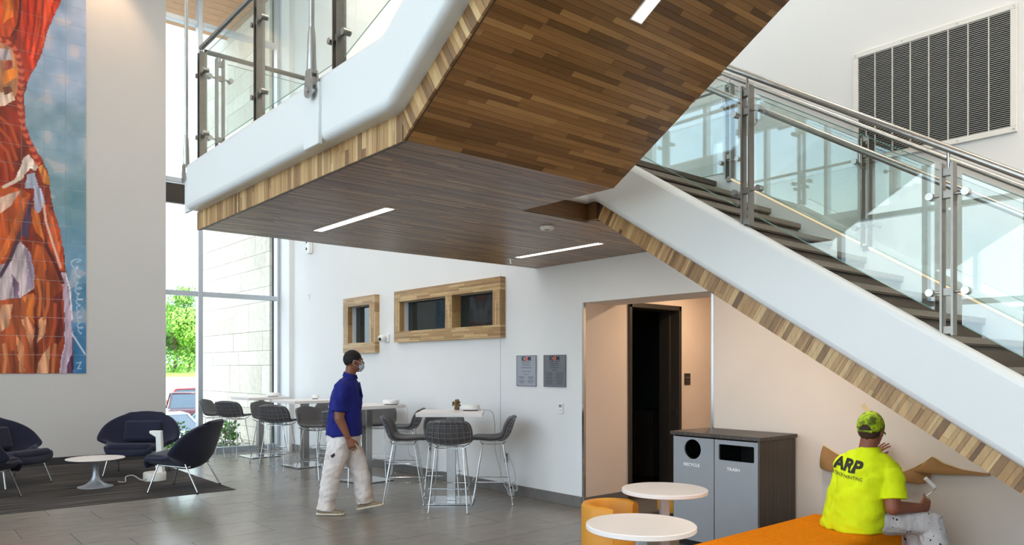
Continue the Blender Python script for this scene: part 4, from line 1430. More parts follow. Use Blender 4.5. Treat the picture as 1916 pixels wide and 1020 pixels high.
def lin(c):
    c = np.asarray(c, float) / 255.0
    return np.where(c <= 0.04045, c / 12.92, ((c + 0.055) / 1.055) ** 2.4)

def vnoise(x, y, seed):
    """cheap smooth value noise"""
    xi, yi = np.floor(x), np.floor(y)
    xf, yf = x - xi, y - yi
    def h(a, b):
        q = np.sin(a * 127.1 + b * 311.7 + seed * 74.7) * 43758.5453
        return q - np.floor(q)
    sx, sy = xf * xf * (3 - 2 * xf), yf * yf * (3 - 2 * yf)
    return (h(xi, yi) * (1 - sx) + h(xi + 1, yi) * sx) * (1 - sy) + (h(xi, yi + 1) * (1 - sx) + h(xi + 1, yi + 1) * sx) * sy

def paint(U, H):
    """colour of the printed mural at points (U along the wall, H height), metres"""
    U = np.where(U < 1.36, 2.72 - U, U)          # the painted figure is symmetrical about its middle
    n1 = vnoise(U * 2.1, H * 2.1, 1)
    n2 = vnoise(U * 5.3, H * 4.1, 2)
    n3 = vnoise(U * 13, H * 13, 3)
    t = np.clip((H - 1.5) / 6.2, 0, 1)[:, None]
    low, mid, high = np.array([58, 118, 166.]), np.array([118, 148, 158.]), np.array([150, 166, 196.])
    c = np.where(t < 0.5, low + (mid - low) * (t / 0.5), mid + (high - mid) * ((t - 0.5) / 0.5))
    c = c + (n1[:, None] - 0.5) * np.array([46, 34, 40.]) + (n2[:, None] - 0.5) * np.array([40, 26, 22.]) + (n3[:, None] - 0.5) * 12
    c = np.where((n2[:, None] > 0.72) & (n1[:, None] > 0.45), c * 0.6 + 0.4 * np.array([206, 186, 180.]), c)
    wob_u = U + (n3 - 0.5) * 0.02 + (n2 - 0.5) * 0.02
    wob_h = H + (vnoise(U * 11, H * 11, 9) - 0.5) * 0.03
    body = None
    for k, (poly, col) in enumerate(SHAPES):
        Q = poly
        ins = np.zeros(len(U), bool)
        j = len(Q) - 1
        for i in range(len(Q)):
            (xi, yi), (xj, yj) = Q[i], Q[j]
            cond = (yi > wob_h) != (yj > wob_h)
            xs = (xj - xi) * (wob_h - yi) / ((yj - yi) if abs(yj - yi) > 1e-9 else 1e-9) + xi
            ins ^= cond & (wob_u < xs)
            j = i
        if k == 0:
            body = ins
            # purple haze hugging the figure
        fib = vnoise(U * 26 + H * (3 if k % 2 else -4), H * 3.2 + U * 2, 20 + k)
        fib2 = vnoise(U * 60 + H * 5, H * 5, 50 + k)
        v = 0.72 + 0.5 * fib + 0.16 * (fib2 - 0.5)
        c = np.where(ins[:, None], np.array(col, float) * v[:, None], c)
    def stroke(pts, w, col, alt=None):
        nonlocal c
        Q = pts
        best = np.full(len(U), 1e9)
        arc = np.zeros(len(U))
        acc = 0.0
        for (x0, y0), (x1, y1) in zip(Q[:-1], Q[1:]):
            L2 = (x1 - x0) ** 2 + (y1 - y0) ** 2 + 1e-12
            s = np.clip(((U - x0) * (x1 - x0) + (H - y0) * (y1 - y0)) / L2, 0, 1)
            d = np.hypot(U - x0 - s * (x1 - x0), H - y0 - s * (y1 - y0))
            m = d < best
            best = np.where(m, d, best)
            arc = np.where(m, acc + s * math.sqrt(L2), arc)
            acc += math.sqrt(L2)
        wm_ = w
        a = np.clip((wm_ - best) / (wm_ * 0.4) + 0.3, 0, 1)[:, None] * (best < wm_ * 1.1)[:, None]
        cc = np.array(col, float)
        if alt is not None:
            f = (np.sin(arc * 55.0 + (best / wm_) * 1.6) > 0)[:, None]
            cc = np.where(f, cc, np.array(alt, float))
        c = c * (1 - a) + cc * a
    for pts, w, col in STROKES:
        stroke(pts, w, col)
    stroke(BRAID, 0.0438, (206, 96, 66), (150, 44, 30))
    return lin(np.clip(c, 0, 255))

mural = empty('mural', (2.0, NORTH, MH0), label='tall tiled mural of red muscle forms against a blue painted ground', cat='mural')
MB().bb(MU1 - TS * 9, MU1, NORTH - 0.006, NORTH - 0.001, MH0, MH0 + TS * 23).build('backing_panel', 'white_plastic', mural)
NT_ = 24
gj = 0.0022
for ci in range(9):
    for ri in range(23):
        u1 = MU1 - ci * TS - gj
        u0 = u1 - TS + 2 * gj
        h0 = MH0 + ri * TS + gj
        h1 = h0 + TS - 2 * gj
        big = ci < 5
        n = NT_ if big else 8
        us_, hs_ = np.linspace(u0, u1, n + 1), np.linspace(h0, h1, n + 1)
        UU, HH = np.meshgrid(us_, hs_)
        m = MB()
        verts = [(float(a), NORTH - 0.012, float(b)) for a, b in zip(UU.ravel(), HH.ravel())]
        fs = [(i * (n + 1) + j, i * (n + 1) + j + 1, (i + 1) * (n + 1) + j + 1, (i + 1) * (n + 1) + j) for i in range(n) for j in range(n)]
        base = len(verts)
        verts += [(u0, NORTH - 0.006, h0), (u1, NORTH - 0.006, h0), (u1, NORTH - 0.006, h1), (u0, NORTH - 0.006, h1)]
        cb = [0, n, n * (n + 1) + n, n * (n + 1)]
        for k in range(4):
            l = (k + 1) % 4
            fs.append((cb[k], base + k, base + l, cb[l]))
        me = bpy.data.meshes.new('mural_tile')
        off = ancestors_loc(mural)
        me.from_pydata([tuple(Vector(p) - off) for p in verts], [], fs)
        ca_ = me.color_attributes.new('paint', 'FLOAT_COLOR', 'POINT')
        V = np.array(verts)
        colr = np.ones((len(verts), 4), np.float32)
        colr[:, :3] = paint(V[:, 0], V[:, 2])
        ca_.data.foreach_set('color', colr.ravel())
        me.materials.append(MT['mural'])
        o = bpy.data.objects.new('mural_tile', me)
        COL.objects.link(o)
        o.parent = mural

# ================================================================== FURNITURE
def catmull(P, n):
    """n samples through control rows (lists of floats)"""
    m = len(P)
    out = []
    for i in range(n):
        t = (m - 1) * i / (n - 1)
        k = min(int(t), m - 2)
        f = t - k
        p0, p1, p2, p3 = P[max(k - 1, 0)], P[k], P[k + 1], P[min(k + 2, m - 1)]
        out.append([0.5 * ((2 * b) + (-a + c) * f + (2 * a - 5 * b + 4 * c - d) * f * f + (-a + 3 * b - 3 * c + d) * f ** 3) for a, b, c, d in zip(p0, p1, p2, p3)])
    return out

# ---- wire bar stool with charcoal pad
STOOL_ROWS = [  # y, z, half width, side forward, side up
    [0.250, 0.752, 0.185, -0.030, -0.004],
    [0.215, 0.768, 0.215, -0.012, 0.004],
    [0.120, 0.764, 0.235, 0.000, 0.012],
    [0.000, 0.752, 0.250, 0.006, 0.022],
    [-0.110, 0.748, 0.262, 0.020, 0.040],
    [-0.175, 0.772, 0.268, 0.050, 0.040],
    [-0.215, 0.835, 0.268, 0.075, 0.022],
    [-0.240, 0.905, 0.262, 0.080, 0.008],
    [-0.265, 0.975, 0.245, 0.072, -0.004],
    [-0.282, 1.015, 0.215, 0.058, -0.014],
    [-0.288, 1.030, 0.190, 0.050, -0.022],
]
def stool_pt(r, s, off=0.0):
    y, z, w, fw_, up = r
    x = w * s
    q = abs(s) ** 2.2
    return Vector((x, y + fw_ * q, z + up * q))
def make_stool():
    root = empty('bar_stool', (0, 0, 0))
    rows = catmull(STOOL_ROWS, 25)
    ss = [-1 + 2 * j / 16 for j in range(17)]
    g = [[stool_pt(r, s) for s in ss] for r in rows]
    MB().grid(g, True).build('pad', 'grey_pad', root, 60, (0.006, 2, 50), False, solid=(0.03, 0.0), subsurf=1)
    # wire basket behind and below the pad
    def nrm(i, j):
        a = g[min(i + 1, 24)][j] - g[max(i - 1, 0)][j]
        b = g[i][min(j + 1, 16)] - g[i][max(j - 1, 0)]
        n = a.cross(b)
        return n.normalized()
    off = [[g[i][j] + nrm(i, j) * 0.022 for j in range(17)] for i in range(25)]
    if nrm(20, 8).y > 0:
        off = [[g[i][j] - nrm(i, j) * 0.022 for j in range(17)] for i in range(25)]
    wb_ = MB()
    for j in range(1, 16, 2):
        wb_.tube([off[i][j] for i in range(9, 24)], 0.0029, 5)
    for i in (11, 12, 14, 16, 18, 19, 21, 22):
        wb_.tube([off[i][j] for j in range(1, 16)], 0.0029, 5)
    for j in (3, 6, 10, 13):
        wb_.tube([off[i][j] for i in range(2, 10)], 0.0029, 5)
    wb_.build('wire_basket', 'wire', root, 60, world=False)
    fr = MB()
    for sx in (-1, 1):
        for sy in (-1, 1):
            MB().tube([(sx * 0.155, sy * 0.12 - 0.02, 0.700), (sx * 0.215, sy * 0.235 - 0.02, 0.012)], 0.0062, 8).build('leg', 'chrome', root, 60, world=False)
            MB().lathe([(0.014, 0.0), (0.014, 0.008), (0.008, 0.016), (0.001, 0.016), (0.001, 0.0)], 12, (sx * 0.2155, sy * 0.236 - 0.02, 0.0), True).build('foot_glide', 'steel', root, 40, world=False)
    for sy in (-1, 1):
        y = sy * 0.12 - 0.02
        fr.tube([(-0.225, y * 1.2, 0.742), (-0.155, y, 0.700), (0.155, y, 0.700), (0.225, y * 1.2, 0.742)], 0.006, 6)
    for sx in (-1, 1):
        fr.tube([(sx * 0.155, -0.14, 0.700), (sx * 0.155, 0.10, 0.700)], 0.006, 6)
    fr.build('seat_support', 'chrome', root, 60, world=False)
    h = 0.26
    q = 1 - h / 0.70
    fx, fy = 0.155 + 0.06 * q, 0.12 + 0.115 * q
    ft = MB()
    ft.tube([(-fx - 0.012, -fy - 0.02, h), (-fx - 0.012, fy - 0.02, h), (-fx + 0.03, fy + 0.025, h), (fx - 0.03, fy + 0.025, h), (fx + 0.012, fy - 0.02, h), (fx + 0.012, -fy - 0.02, h)], 0.0055, 6)
    ft.tube([(-fx - 0.03, -fy - 0.028, h), (fx + 0.03, -fy - 0.028, h)], 0.0055, 6)
    ft.build('footrest', 'chrome', root, 60, world=False)
    return root
CAMF = (0.648, 0.7617)        # room direction straight away from the hall entrance
CAMR = (0.7617, -0.648)
stool0 = make_stool()
def nxt(a, s=1.0):
    return (a[0] * s, a[1] * s)
STOOLS = [
    ((4.93, 6.87), (CAMF[0] + 0.05, CAMF[1]), 'charcoal wire-backed bar stool turned back-on, nearest of all the stools'),
    ((4.78, 7.56), (CAMR[0], CAMR[1] + 0.08), 'charcoal bar stool on the left side of the nearest bar table, in profile'),
    ((5.57, 6.93), (-CAMR[0], -CAMR[1]), 'charcoal bar stool on the right side of the nearest bar table, beside the outlet'),
    ((5.43, 7.73), (-CAMF[0], -CAMF[1]), 'charcoal bar stool behind the nearest bar table, mostly hidden by its top'),
    ((5.66, 9.02), (-CAMR[0], -CAMR[1]), 'charcoal bar stool at the right of the second bar table, wire back to the wall'),
    ((5.62, 9.72), (-0.75, -0.66), 'charcoal bar stool behind the second bar table, inner back showing'),
    ((4.86, 9.26), (0.86, 0.5), 'charcoal wire-backed bar stool partly hidden behind the walking man'),
    ((4.84, 10.02), (0.35, -0.94), 'charcoal bar stool just left of the walking man, inner back showing'),
    ((4.80, 11.30), (0.80, 0.6), 'charcoal wire-backed bar stool at the near side of the third bar table'),
    ((4.98, 12.10), (0.3, -0.95), 'charcoal bar stool between the third and the farthest bar table'),
    ((5.66, 11.72), (-0.95, -0.3), 'charcoal bar stool behind the third bar table against the back wall'),
    ((4.72, 13.06), (0.80, 0.6), 'charcoal wire-backed bar stool at the near side of the farthest bar table'),
    ((4.64, 13.66), (0.75, -0.66), 'charcoal bar stool farthest left, next to the tall window'),
    ((5.45, 10.72), (-0.25, 0.97), 'charcoal bar stool on the near side of the third bar table, behind the walking man'),
]
for i, ((x, y), d, lbl) in enumerate(STOOLS):
    o = stool0 if i == 0 else copy_tree(stool0)
    o.location = (x, y, 0)
    o.rotation_euler = (0, 0, face_rot(*d))
    tag(o, lbl, 'bar stool', 'charcoal bar stools at the tables')

# ---- square bar tables
def make_bar_table():
    root = empty('bar_table', (0, 0, 0))
    MB().box((0, 0, 1.055), (0.765, 0.765, 0.045)).build('table_top', 'white_lam', root, bevel=(0.003, 2), world=False)
    MB().box((0, 0, 0.52), (0.105, 0.105, 1.0)).build('column', 'steel', root, bevel=(0.003, 1), world=False)
    MB().box((0, 0, 1.026), (0.42, 0.42, 0.010)).build('mounting_plate', 'bronze', root, world=False)
    MB().box((0, 0, 0.012), (0.54, 0.54, 0.016)).build('base_plate', 'chrome', root, bevel=(0.003, 1), world=False)
    MB().box((0, 0, 0.002), (0.53, 0.53, 0.004)).build('base_underlay', 'rubber', root, world=False)
    return root
bt0 = make_bar_table()
BT = [((5.21, 7.24), R(-40.4), 'white square bar table nearest the camera, in front of the wall outlet'), ((5.24, 9.32), R(8), 'white square bar table just right of the walking man'),
      ((5.26, 11.38), R(4), 'white square bar table just left of the walking man'), ((5.22, 13.14), R(3), 'white square bar table farthest away, by the tall window')]
for i, ((x, y), a, lbl) in enumerate(BT):
    o = bt0 if i == 0 else copy_tree(bt0)
    o.location = (x, y, 0)
    o.rotation_euler = (0, 0, a)
    tag(o, lbl, 'table', 'white square bar tables')

# ---- charging pucks with hanging cables
def puck(x, y, lbl, cable, r=0.115):
    root = empty('charging_puck', (x, y, 1.0775), label=lbl, cat='charger', group='white charging pucks on the bar tables')
    z = 1.0775
    MB().lathe([(0.001, 0.012), (r * 0.94, 0.012), (r, 0.02), (r, 0.062), (r * 0.93, 0.07), (0.001, 0.07)], 32, (x, y, z), True).build('shell', 'white_plastic', root, 50)
    MB().lathe([(0.001, 0.0), (r * 0.8, 0.0), (r * 0.8, 0.014), (0.001, 0.014)], 24, (x, y, z), True).build('rubber_base', 'rubber', root, 50)
    if cable:
        pts = catmull([[x, y, z + 0.015]] + [list(c) for c in cable], 28)
        MB().tube(pts, 0.0042, 6).build('cable', 'cable', root, 60)
    return root
puck(5.48, 7.22, 'white charging puck on the nearest bar table, beside the brown ornament', [(5.62, 7.13, 1.085), (5.70, 7.07, 1.05), (5.72, 7.05, 0.9), (5.73, 7.05, 0.6), (5.80, 7.02, 0.30), (5.84, 7.00, 0.15), (5.86, 6.95, 0.10)])
puck(5.50, 9.10, 'white charging puck on the second bar table, right of the walking man', [(5.60, 8.98, 1.088), (5.65, 8.92, 1.03), (5.66, 8.92, 0.8), (5.70, 8.95, 0.4), (5.86, 8.98, 0.32), (6.05, 9.0, 0.45)])
puck(5.40, 13.0, 'white charging puck on the farthest bar table, against the window jamb', [(5.58, 13.0, 1.088), (5.64, 13.0, 1.03), (5.65, 13.02, 0.7), (5.7, 13.05, 0.2)])
puck(5.52, 11.55, 'flat white charging puck at the back of the third bar table', None, 0.06)
# coiled spare cable with plugs below the nearest table's outlet
cc = empty('cable_coil', (5.86, 6.95, 0.0), label='bundled loop of pale cable hanging below the outlet by the nearest table', cat='cable')
m = MB()
for k in range(3):
    pts = [(5.86 + 0.01 * k, 6.97 + 0.05 * math.cos(a) - 0.045, 0.115 + 0.075 * math.sin(a + 0.3 * k)) for a in [2 * math.pi * i / 20 for i in range(20)]]
    m.tube(pts, 0.005, 6, closed=True)
m.build('loop', 'cable', cc, 60)
m = MB()
for k in range(2):
    pts = [(5.87 + 0.01 * k, 6.86 + 0.05 * math.cos(a), 0.15 + 0.05 * math.sin(a + 0.4 * k)) for a in [2 * math.pi * i / 20 for i in range(20)]]
    m.tube(pts, 0.005, 6, closed=True)
m.build('loop', 'cable', cc, 60)
MB().cyl((5.86, 6.93, 0.13), (5.86, 6.89, 0.14), 0.016, 10).build('cable_tie', 'rubber', cc, 60)
MB().tube(catmull([[5.87, 6.88, 0.16], [5.93, 6.9, 0.25], [6.03, 7.1, 0.42], [6.085, 7.27, 0.46]], 14), 0.0042, 6).build('plug_lead', 'cable', cc, 60)
# brown dried ornament
orn = empty('table_ornament', (5.42, 7.42, 1.0775), label='small lumpy brown ornament on the nearest bar table', cat='ornament')
rr = random.Random(5)
m = MB()
m.lathe([(0.001, 0.0), (0.028, 0.0), (0.034, 0.02), (0.030, 0.05), (0.001, 0.05)], 14, (5.42, 7.42, 1.0775), True)
m.build('pot', 'brown_orn', orn, 50)
m = MB()
for k in range(26):
    a, b = rr.uniform(0, 6.28), rr.uniform(0.1, 1.4)
    d = 0.062 * rr.uniform(0.5, 1.1)
    c = Vector((5.42 + d * math.cos(a) * math.sin(b), 7.42 + d * math.sin(a) * math.sin(b), 1.12 + 0.085 * math.cos(b) * rr.uniform(0.2, 1.0)))
    m.ball(c, (rr.uniform(0.012, 0.024), rr.uniform(0.010, 0.022), rr.uniform(0.008, 0.024)), 7, 5, Matrix.Rotation(a, 3, 'Z'))
m.build('dried_leaves', 'brown_orn', orn)
# dark phone-like tray on the third table
# ---- navy lounge (womb) chairs
WROWS = [  # y, z, half width, side forward, side up
    [0.410, 0.300, 0.270, -0.060, 0.010],
    [0.405, 0.345, 0.320, -0.040, 0.030],
    [0.360, 0.385, 0.350, -0.015, 0.050],
    [0.220, 0.350, 0.375, 0.010, 0.090],
    [0.060, 0.305, 0.400, 0.040, 0.150],
    [-0.090, 0.290, 0.435, 0.090, 0.200],
    [-0.215, 0.340, 0.505, 0.200, 0.160],
    [-0.290, 0.440, 0.575, 0.270, 0.080],
    [-0.335, 0.560, 0.580, 0.260, 0.030],
    [-0.375, 0.690, 0.540, 0.220, 0.010],
    [-0.410, 0.800, 0.460, 0.165, -0.012],
    [-0.440, 0.880, 0.350, 0.100, -0.030],
    [-0.452, 0.912, 0.260, 0.060, -0.045],
]
def make_womb():
    root = empty('lounge_chair', (0, 0, 0))
    rows = catmull(WROWS, 29)
    ss = [-1 + 2 * j / 20 for j in range(21)]
    def pt(r, s):
        y, z, w, fwd, up = r
        q = abs(s) ** 2.3
        return Vector((w * s, y + fwd * q, z + up * q))
    g = [[pt(r, s) for s in ss] for r in rows]
    MB().grid(g, True).build('shell', 'navy', root, 60, world=False, solid=(0.055, 0.0), subsurf=1)
    # loose seat and back cushions
    def cushion(nm, c, s, rx):
        m = MB().box((0, 0, 0), s)
        o = m.build(nm, 'navy', root, 60, world=False, bevel=(min(s) * 0.46, 5))
        o.location = c
        o.rotation_euler = (rx, 0, 0)
    cushion('seat_cushion', (0, 0.125, 0.400), (0.62, 0.54, 0.13), R(7))
    cushion('back_cushion', (0, -0.275, 0.620), (0.54, 0.10, 0.32), R(16))
    fr = MB()
    for sx in (-1, 1):
        fr.tube([(sx * 0.27, 0.22, 0.375), (sx * 0.27, 0.22, 0.345), (sx * 0.30, -0.16, 0.315), (sx * 0.30, -0.2, 0.33)], 0.009, 8)
    fr.tube([(-0.27, 0.20, 0.345), (0.27, 0.20, 0.345)], 0.009, 8)
    fr.tube([(-0.30, -0.14, 0.316), (0.30, -0.14, 0.316)], 0.009, 8)
    fr.build('underframe', 'chrome', root, 60, world=False)
    for sx in (-1, 1):
        for y0, y1, z0 in ((0.20, 0.31, 0.36), (-0.14, -0.32, 0.36)):
            MB().tube([(sx * 0.315, y0, z0), (sx * 0.37, y1, 0.012)], 0.0095, 10).build('leg', 'chrome', root, 60, world=False)
            MB().cyl((sx * 0.37, y1, 0.0), (sx * 0.37, y1, 0.012), 0.016, 12).build('foot_glide', 'rubber', root, 40, world=False)
    return root
w0 = make_womb()
for i, ((x, y), d, lbl) in enumerate([
        ((3.06, 10.25), (-0.76, 0.64), 'navy wing lounge chair at the carpet corner, seen from its side'),
        ((2.95, 12.18), (-0.52, -0.85), 'navy wing lounge chair facing the camera beside the tall window'),
        ((1.34, 12.08), (0.62, -0.78), 'navy wing lounge chair at the left edge, against the mural wall'),
        ((0.85, 11.0), (0.80, 0.60), 'navy wing lounge chair cut off by the left picture edge, nearest one')]):
    o = w0 if i == 0 else copy_tree(w0)
    o.location = (x, y, 0.004)
    o.rotation_euler = (0, 0, face_rot(*d))
    tag(o, lbl, 'lounge chair', 'navy wing lounge chairs on the carpet')

# ---- low round pedestal table
tt = empty('coffee_table', (2.2, 11.2, 0.004), label='low round white table on a silver trumpet pedestal, between the navy chairs', cat='table')
c = (2.2, 11.2, 0.004)
MB().lathe([(0.001, 0.362), (0.29, 0.362), (0.345, 0.374), (0.355, 0.379), (0.353, 0.385), (0.001, 0.385)], 48, c, True).build('table_top', 'white_lam', tt, 40)
MB().lathe([(0.001, 0.0), (0.215, 0.0), (0.215, 0.006), (0.165, 0.018), (0.11, 0.042), (0.062, 0.085), (0.038, 0.15), (0.032, 0.22), (0.04, 0.30), (0.07, 0.362), (0.001, 0.362)], 40, c, True).build('pedestal', 'alu', tt, 60)

# ---- white charging tower
pt_ = empty('charging_tower', (2.97, 11.32, 0.004), label='slim white charging tower on a round base behind the right navy chair', cat='charger')
c = (2.97, 11.32, 0.004)
MB().lathe([(0.001, 0.0), (0.150, 0.0), (0.150, 0.10), (0.142, 0.115), (0.001, 0.118)], 36, c, True).build('base_drum', 'white_plastic', pt_, 40)
rx_, ry_ = -CAMR[0], -CAMR[1]
def TP(s, h):
    return (2.99 + rx_ * s, 11.31 + ry_ * s, h)
dv = Vector((CAMF[0], CAMF[1], 0)) * 0.075
prof = [TP(-0.11, 0.11), TP(-0.02, 0.11), TP(-0.005, 0.615), TP(0.085, 0.67), TP(0.085, 0.705), TP(-0.075, 0.705)]
MB().prism([Vector(p) - dv * 0.5 for p in prof], dv).build('column', 'white_plastic', pt_, 30, (0.008, 2))
MB().tube(catmull([[2.86, 11.25, 0.05], [2.78, 11.24, 0.03], [2.70, 11.36, 0.09], [2.62, 11.42, 0.07], [2.60, 11.36, 0.012], [2.52, 11.42, 0.012]], 24), 0.008, 8).build('cable', 'cable', pt_, 60)

# ---- round white side tables in the foreground
def round_table(x, y, lbl, yaw):
    root = empty('side_table', (x, y, 0), yaw, label=lbl, cat='table', group='round white side tables')
    MB().lathe([(0.001, 0.718), (0.292, 0.718), (0.298, 0.722), (0.298, 0.744), (0.294, 0.748), (0.001, 0.748)], 64).build('table_top', 'white_lam', root, 40, world=False)
    MB().box((0, 0, 0.365), (0.06, 0.06, 0.70)).build('column', 'alu', root, bevel=(0.003, 1), world=False)
    MB().box((0, 0, 0.712), (0.2, 0.2, 0.01)).build('mounting_plate', 'alu', root, world=False)
    MB().lathe([(0.001, 0.0), (0.20, 0.0), (0.20, 0.008), (0.19, 0.012), (0.001, 0.014)], 40).build('base_plate', 'alu', root, 40, world=False)
round_table(3.16, 2.63, 'round white side table in front of the ochre tub chair', R(-40))
round_table(4.21, 3.29, 'round white side table overlapping the recycling bin, farther one', R(-40))

# ---- ochre tub chair
def tub_chair(x, y, d, lbl):
    root = empty('tub_chair', (x, y, 0), face_rot(*d), label=lbl, cat='chair')
    ro, ri, hb, hs = 0.215, 0.165, 0.675, 0.56
    # wrap-round back open towards local +Y
    n = 40
    a0, a1 = R(90 + 62), R(90 + 360 - 62)
    rows = []
    for i in range(n + 1):
        a = a0 + (a1 - a0) * i / n
        e = min(i, n - i) / n
        top = hb - 0.012 * max(0, 1 - e * 14)
        ca_, sa_ = math.cos(a), math.sin(a)
        prof = [(ro - 0.004, 0.03), (ro, 0.30), (ro, top - 0.02), (ro - 0.012, top - 0.003), ((ro + ri) / 2, top), (ri + 0.012, top - 0.003), (ri, top - 0.02), (ri, 0.30), (ri, 0.03)]
        rows.append([(r * ca_, r * sa_, h) for r, h in prof])
    m = MB().grid(rows)
    for e in (0, n):
        q = rows[e]
        b = len(m.v)
        m.add(q, [tuple(range(len(q)))])
    m.build('wrap_back', 'ochre', root, 50, world=False)
    MB().lathe([(0.001, 0.03), (ri + 0.045, 0.03), (ri + 0.045, hs - 0.07), (0.001, hs - 0.07)], 40, (0, 0, 0), True).build('drum_base', 'ochre', root, 40, world=False)
    MB().lathe([(0.001, hs - 0.07), (ri - 0.006, hs - 0.07), (ri - 0.002, hs - 0.04), (ri - 0.012, hs - 0.01), (0.08, hs), (0.001, hs)], 40, (0, 0, 0), True).build('seat_cushion', 'ochre', root, 60, world=False)
    MB().lathe([(0.001, 0.0), (0.18, 0.0), (0.18, 0.03), (0.001, 0.03)], 32, (0, 0, 0), True).build('plinth', 'rubber', root, 40, world=False)
tub_chair(3.825, 3.43, (0.25, -0.97), 'ochre leather tub chair behind the nearer round side table')
# low ochre pouf in the corridor mouth
po = empty('pouf', (6.62, 5.06, 0), label='low ochre pouf in the corridor mouth behind the recycling bin', cat='pouf')
MB().lathe([(0.001, 0.03), (0.15, 0.03), (0.17, 0.06), (0.17, 0.27), (0.15, 0.31), (0.001, 0.315)], 32, (6.62, 5.06, 0), True).build('cushion', 'ochre', po, 40)
MB().lathe([(0.001, 0.0), (0.13, 0.0), (0.13, 0.03), (0.001, 0.03)], 24, (6.62, 5.06, 0), True).build('plinth', 'rubber', po, 40)

# ---- recycling and trash cabinet
bn = empty('waste_cabinet', (5.8, 3.75, 0), label='dark wood waste cabinet with two grey doors, recycle and trash', cat='waste bin')
b0, b1, v0, v1, hb = 5.50, 6.065, 3.325, 4.20, 1.025
MB().bb(b0 - 0.02, b1, v0 - 0.02, v1 + 0.02, hb - 0.032, hb).build('counter_top', 'dark_wood', bn, bevel=(0.003, 1))
car = MB()
car.bb(b0, b1, v0, v0 + 0.022, 0.06, hb - 0.032).bb(b0, b1, v1 - 0.022, v1, 0.06, hb - 0.032)
car.bb(b1 - 0.02, b1, v0 + 0.022, v1 - 0.022, 0.06, hb - 0.032).bb(b0 + 0.03, b1 - 0.02, v0 + 0.022, v1 - 0.022, 0.06, 0.08)
car.build('carcass', 'dark_wood', bn)
MB().bb(b0 + 0.05, b1 - 0.02, v0 + 0.03, v1 - 0.03, 0.0, 0.06).build('plinth', 'black', bn)
lin_ = MB()
lin_.bb(b0 + 0.40, b0 + 0.42, v0 + 0.024, v1 - 0.024, 0.08, hb - 0.034).bb(b0 + 0.03, b0 + 0.40, v0 + 0.024, v0 + 0.03, 0.08, hb - 0.034).bb(b0 + 0.03, b0 + 0.40, v1 - 0.03, v1 - 0.024, 0.08, hb - 0.034).bb(b0 + 0.03, b0 + 0.40, v0 + 0.03, v1 - 0.03, 0.70, 0.71).bb(b0 + 0.03, b0 + 0.40, v0 + 0.03, v1 - 0.03, hb - 0.04, hb - 0.034).bb(b0 + 0.03, b0 + 0.40, 3.755, 3.77, 0.71, hb - 0.04)
lin_.build('inner_liner', 'black', bn)
vm = (v0 + v1) / 2
def door_with_hole(ya, yb, za, zb, hole):
    """door slab with a cut-out: outer rectangle bridged to the hole outline"""
    bm = bmesh.new()
    n = len(hole)
    xs = (b0 - 0.002, b0 + 0.016)
    cy, cz = sum(p[0] for p in hole) / n, sum(p[1] for p in hole) / n
    angs = [math.atan2(p[1] - cz, p[0] - cy) for p in hole]
    def hit(a):
        dy, dz = math.cos(a), math.sin(a)
        s = 1e9
        if dy > 1e-9: s = min(s, (yb - cy) / dy)
        if dy < -1e-9: s = min(s, (ya - cy) / dy)
        if dz > 1e-9: s = min(s, (zb - cz) / dz)
        if dz < -1e-9: s = min(s, (za - cz) / dz)
        return [cy + dy * s, cz + dz * s]
    def hole_at(a):
        # point of the hole outline in direction a
        for i in range(n):
            p, q = hole[i], hole[(i + 1) % n]
            d0 = ((p[0] - cy) * math.sin(a) - (p[1] - cz) * math.cos(a))
            d1_ = ((q[0] - cy) * math.sin(a) - (q[1] - cz) * math.cos(a))
            if d0 * d1_ <= 0 and abs(d0 - d1_) > 1e-12:
                f = d0 / (d0 - d1_)
                x, z = p[0] + (q[0] - p[0]) * f, p[1] + (q[1] - p[1]) * f
                if (x - cy) * math.cos(a) + (z - cz) * math.sin(a) > 0:
                    return (x, z)
        return hole[0]
    ring = [(a, p, None) for a, p in zip(angs, hole)]
    for cn in ((ya, za), (ya, zb), (yb, za), (yb, zb)):
        a = math.atan2(cn[1] - cz, cn[0] - cy)
        ring.append((a, hole_at(a), list(cn)))
    ring.sort(key=lambda r: r[0])
    hole = [r[1] for r in ring]
    outer = [r[2] or hit(r[0]) for r in ring]
    n = len(ring)
    L = [[bm.verts.new((x, y, z)) for y, z in ring] for x in xs for ring in (outer, hole)]
    for i in range(n):
        j = (i + 1) % n
        bm.faces.new((L[0][i], L[0][j], L[1][j], L[1][i]))
        bm.faces.new((L[2][i], L[2][j], L[3][j], L[3][i]))
        bm.faces.new((L[0][i], L[0][j], L[2][j], L[2][i]))
        bm.faces.new((L[1][i], L[1][j], L[3][j], L[3][i]))
    bmesh.ops.recalc_face_normals(bm, faces=bm.faces)
    me = bpy.data.meshes.new('door')
    bm.to_mesh(me)
    bm.free()
    me.transform(Matrix.Translation(-ancestors_loc(bn)))
    return link('door', me, 'bin_grey', bn)
zt = hb - 0.045
circ = [(vm + 0.225 + 0.088 * math.cos(a), 0.875 + 0.088 * math.sin(a)) for a in [2 * math.pi * i / 64 for i in range(64)]]
d1 = door_with_hole(vm + 0.004, v1 - 0.006, 0.065, zt, circ)
def rrect(cy, cz, w, h, r, n=8):
    pts = []
    for k, (sx, sz) in enumerate(((1, 1), (-1, 1), (-1, -1), (1, -1))):
        for i in range(n + 1):
            a = math.pi / 2 * (k + i / n)
            pts.append((cy + sx * (w / 2 - r) + r * math.cos(a), cz + sz * (h / 2 - r) + r * math.sin(a)))
    return pts
d2 = door_with_hole(v0 + 0.018, vm - 0.004, 0.065, zt, rrect(v0 + 0.222, 0.875, 0.34, 0.135, 0.012))
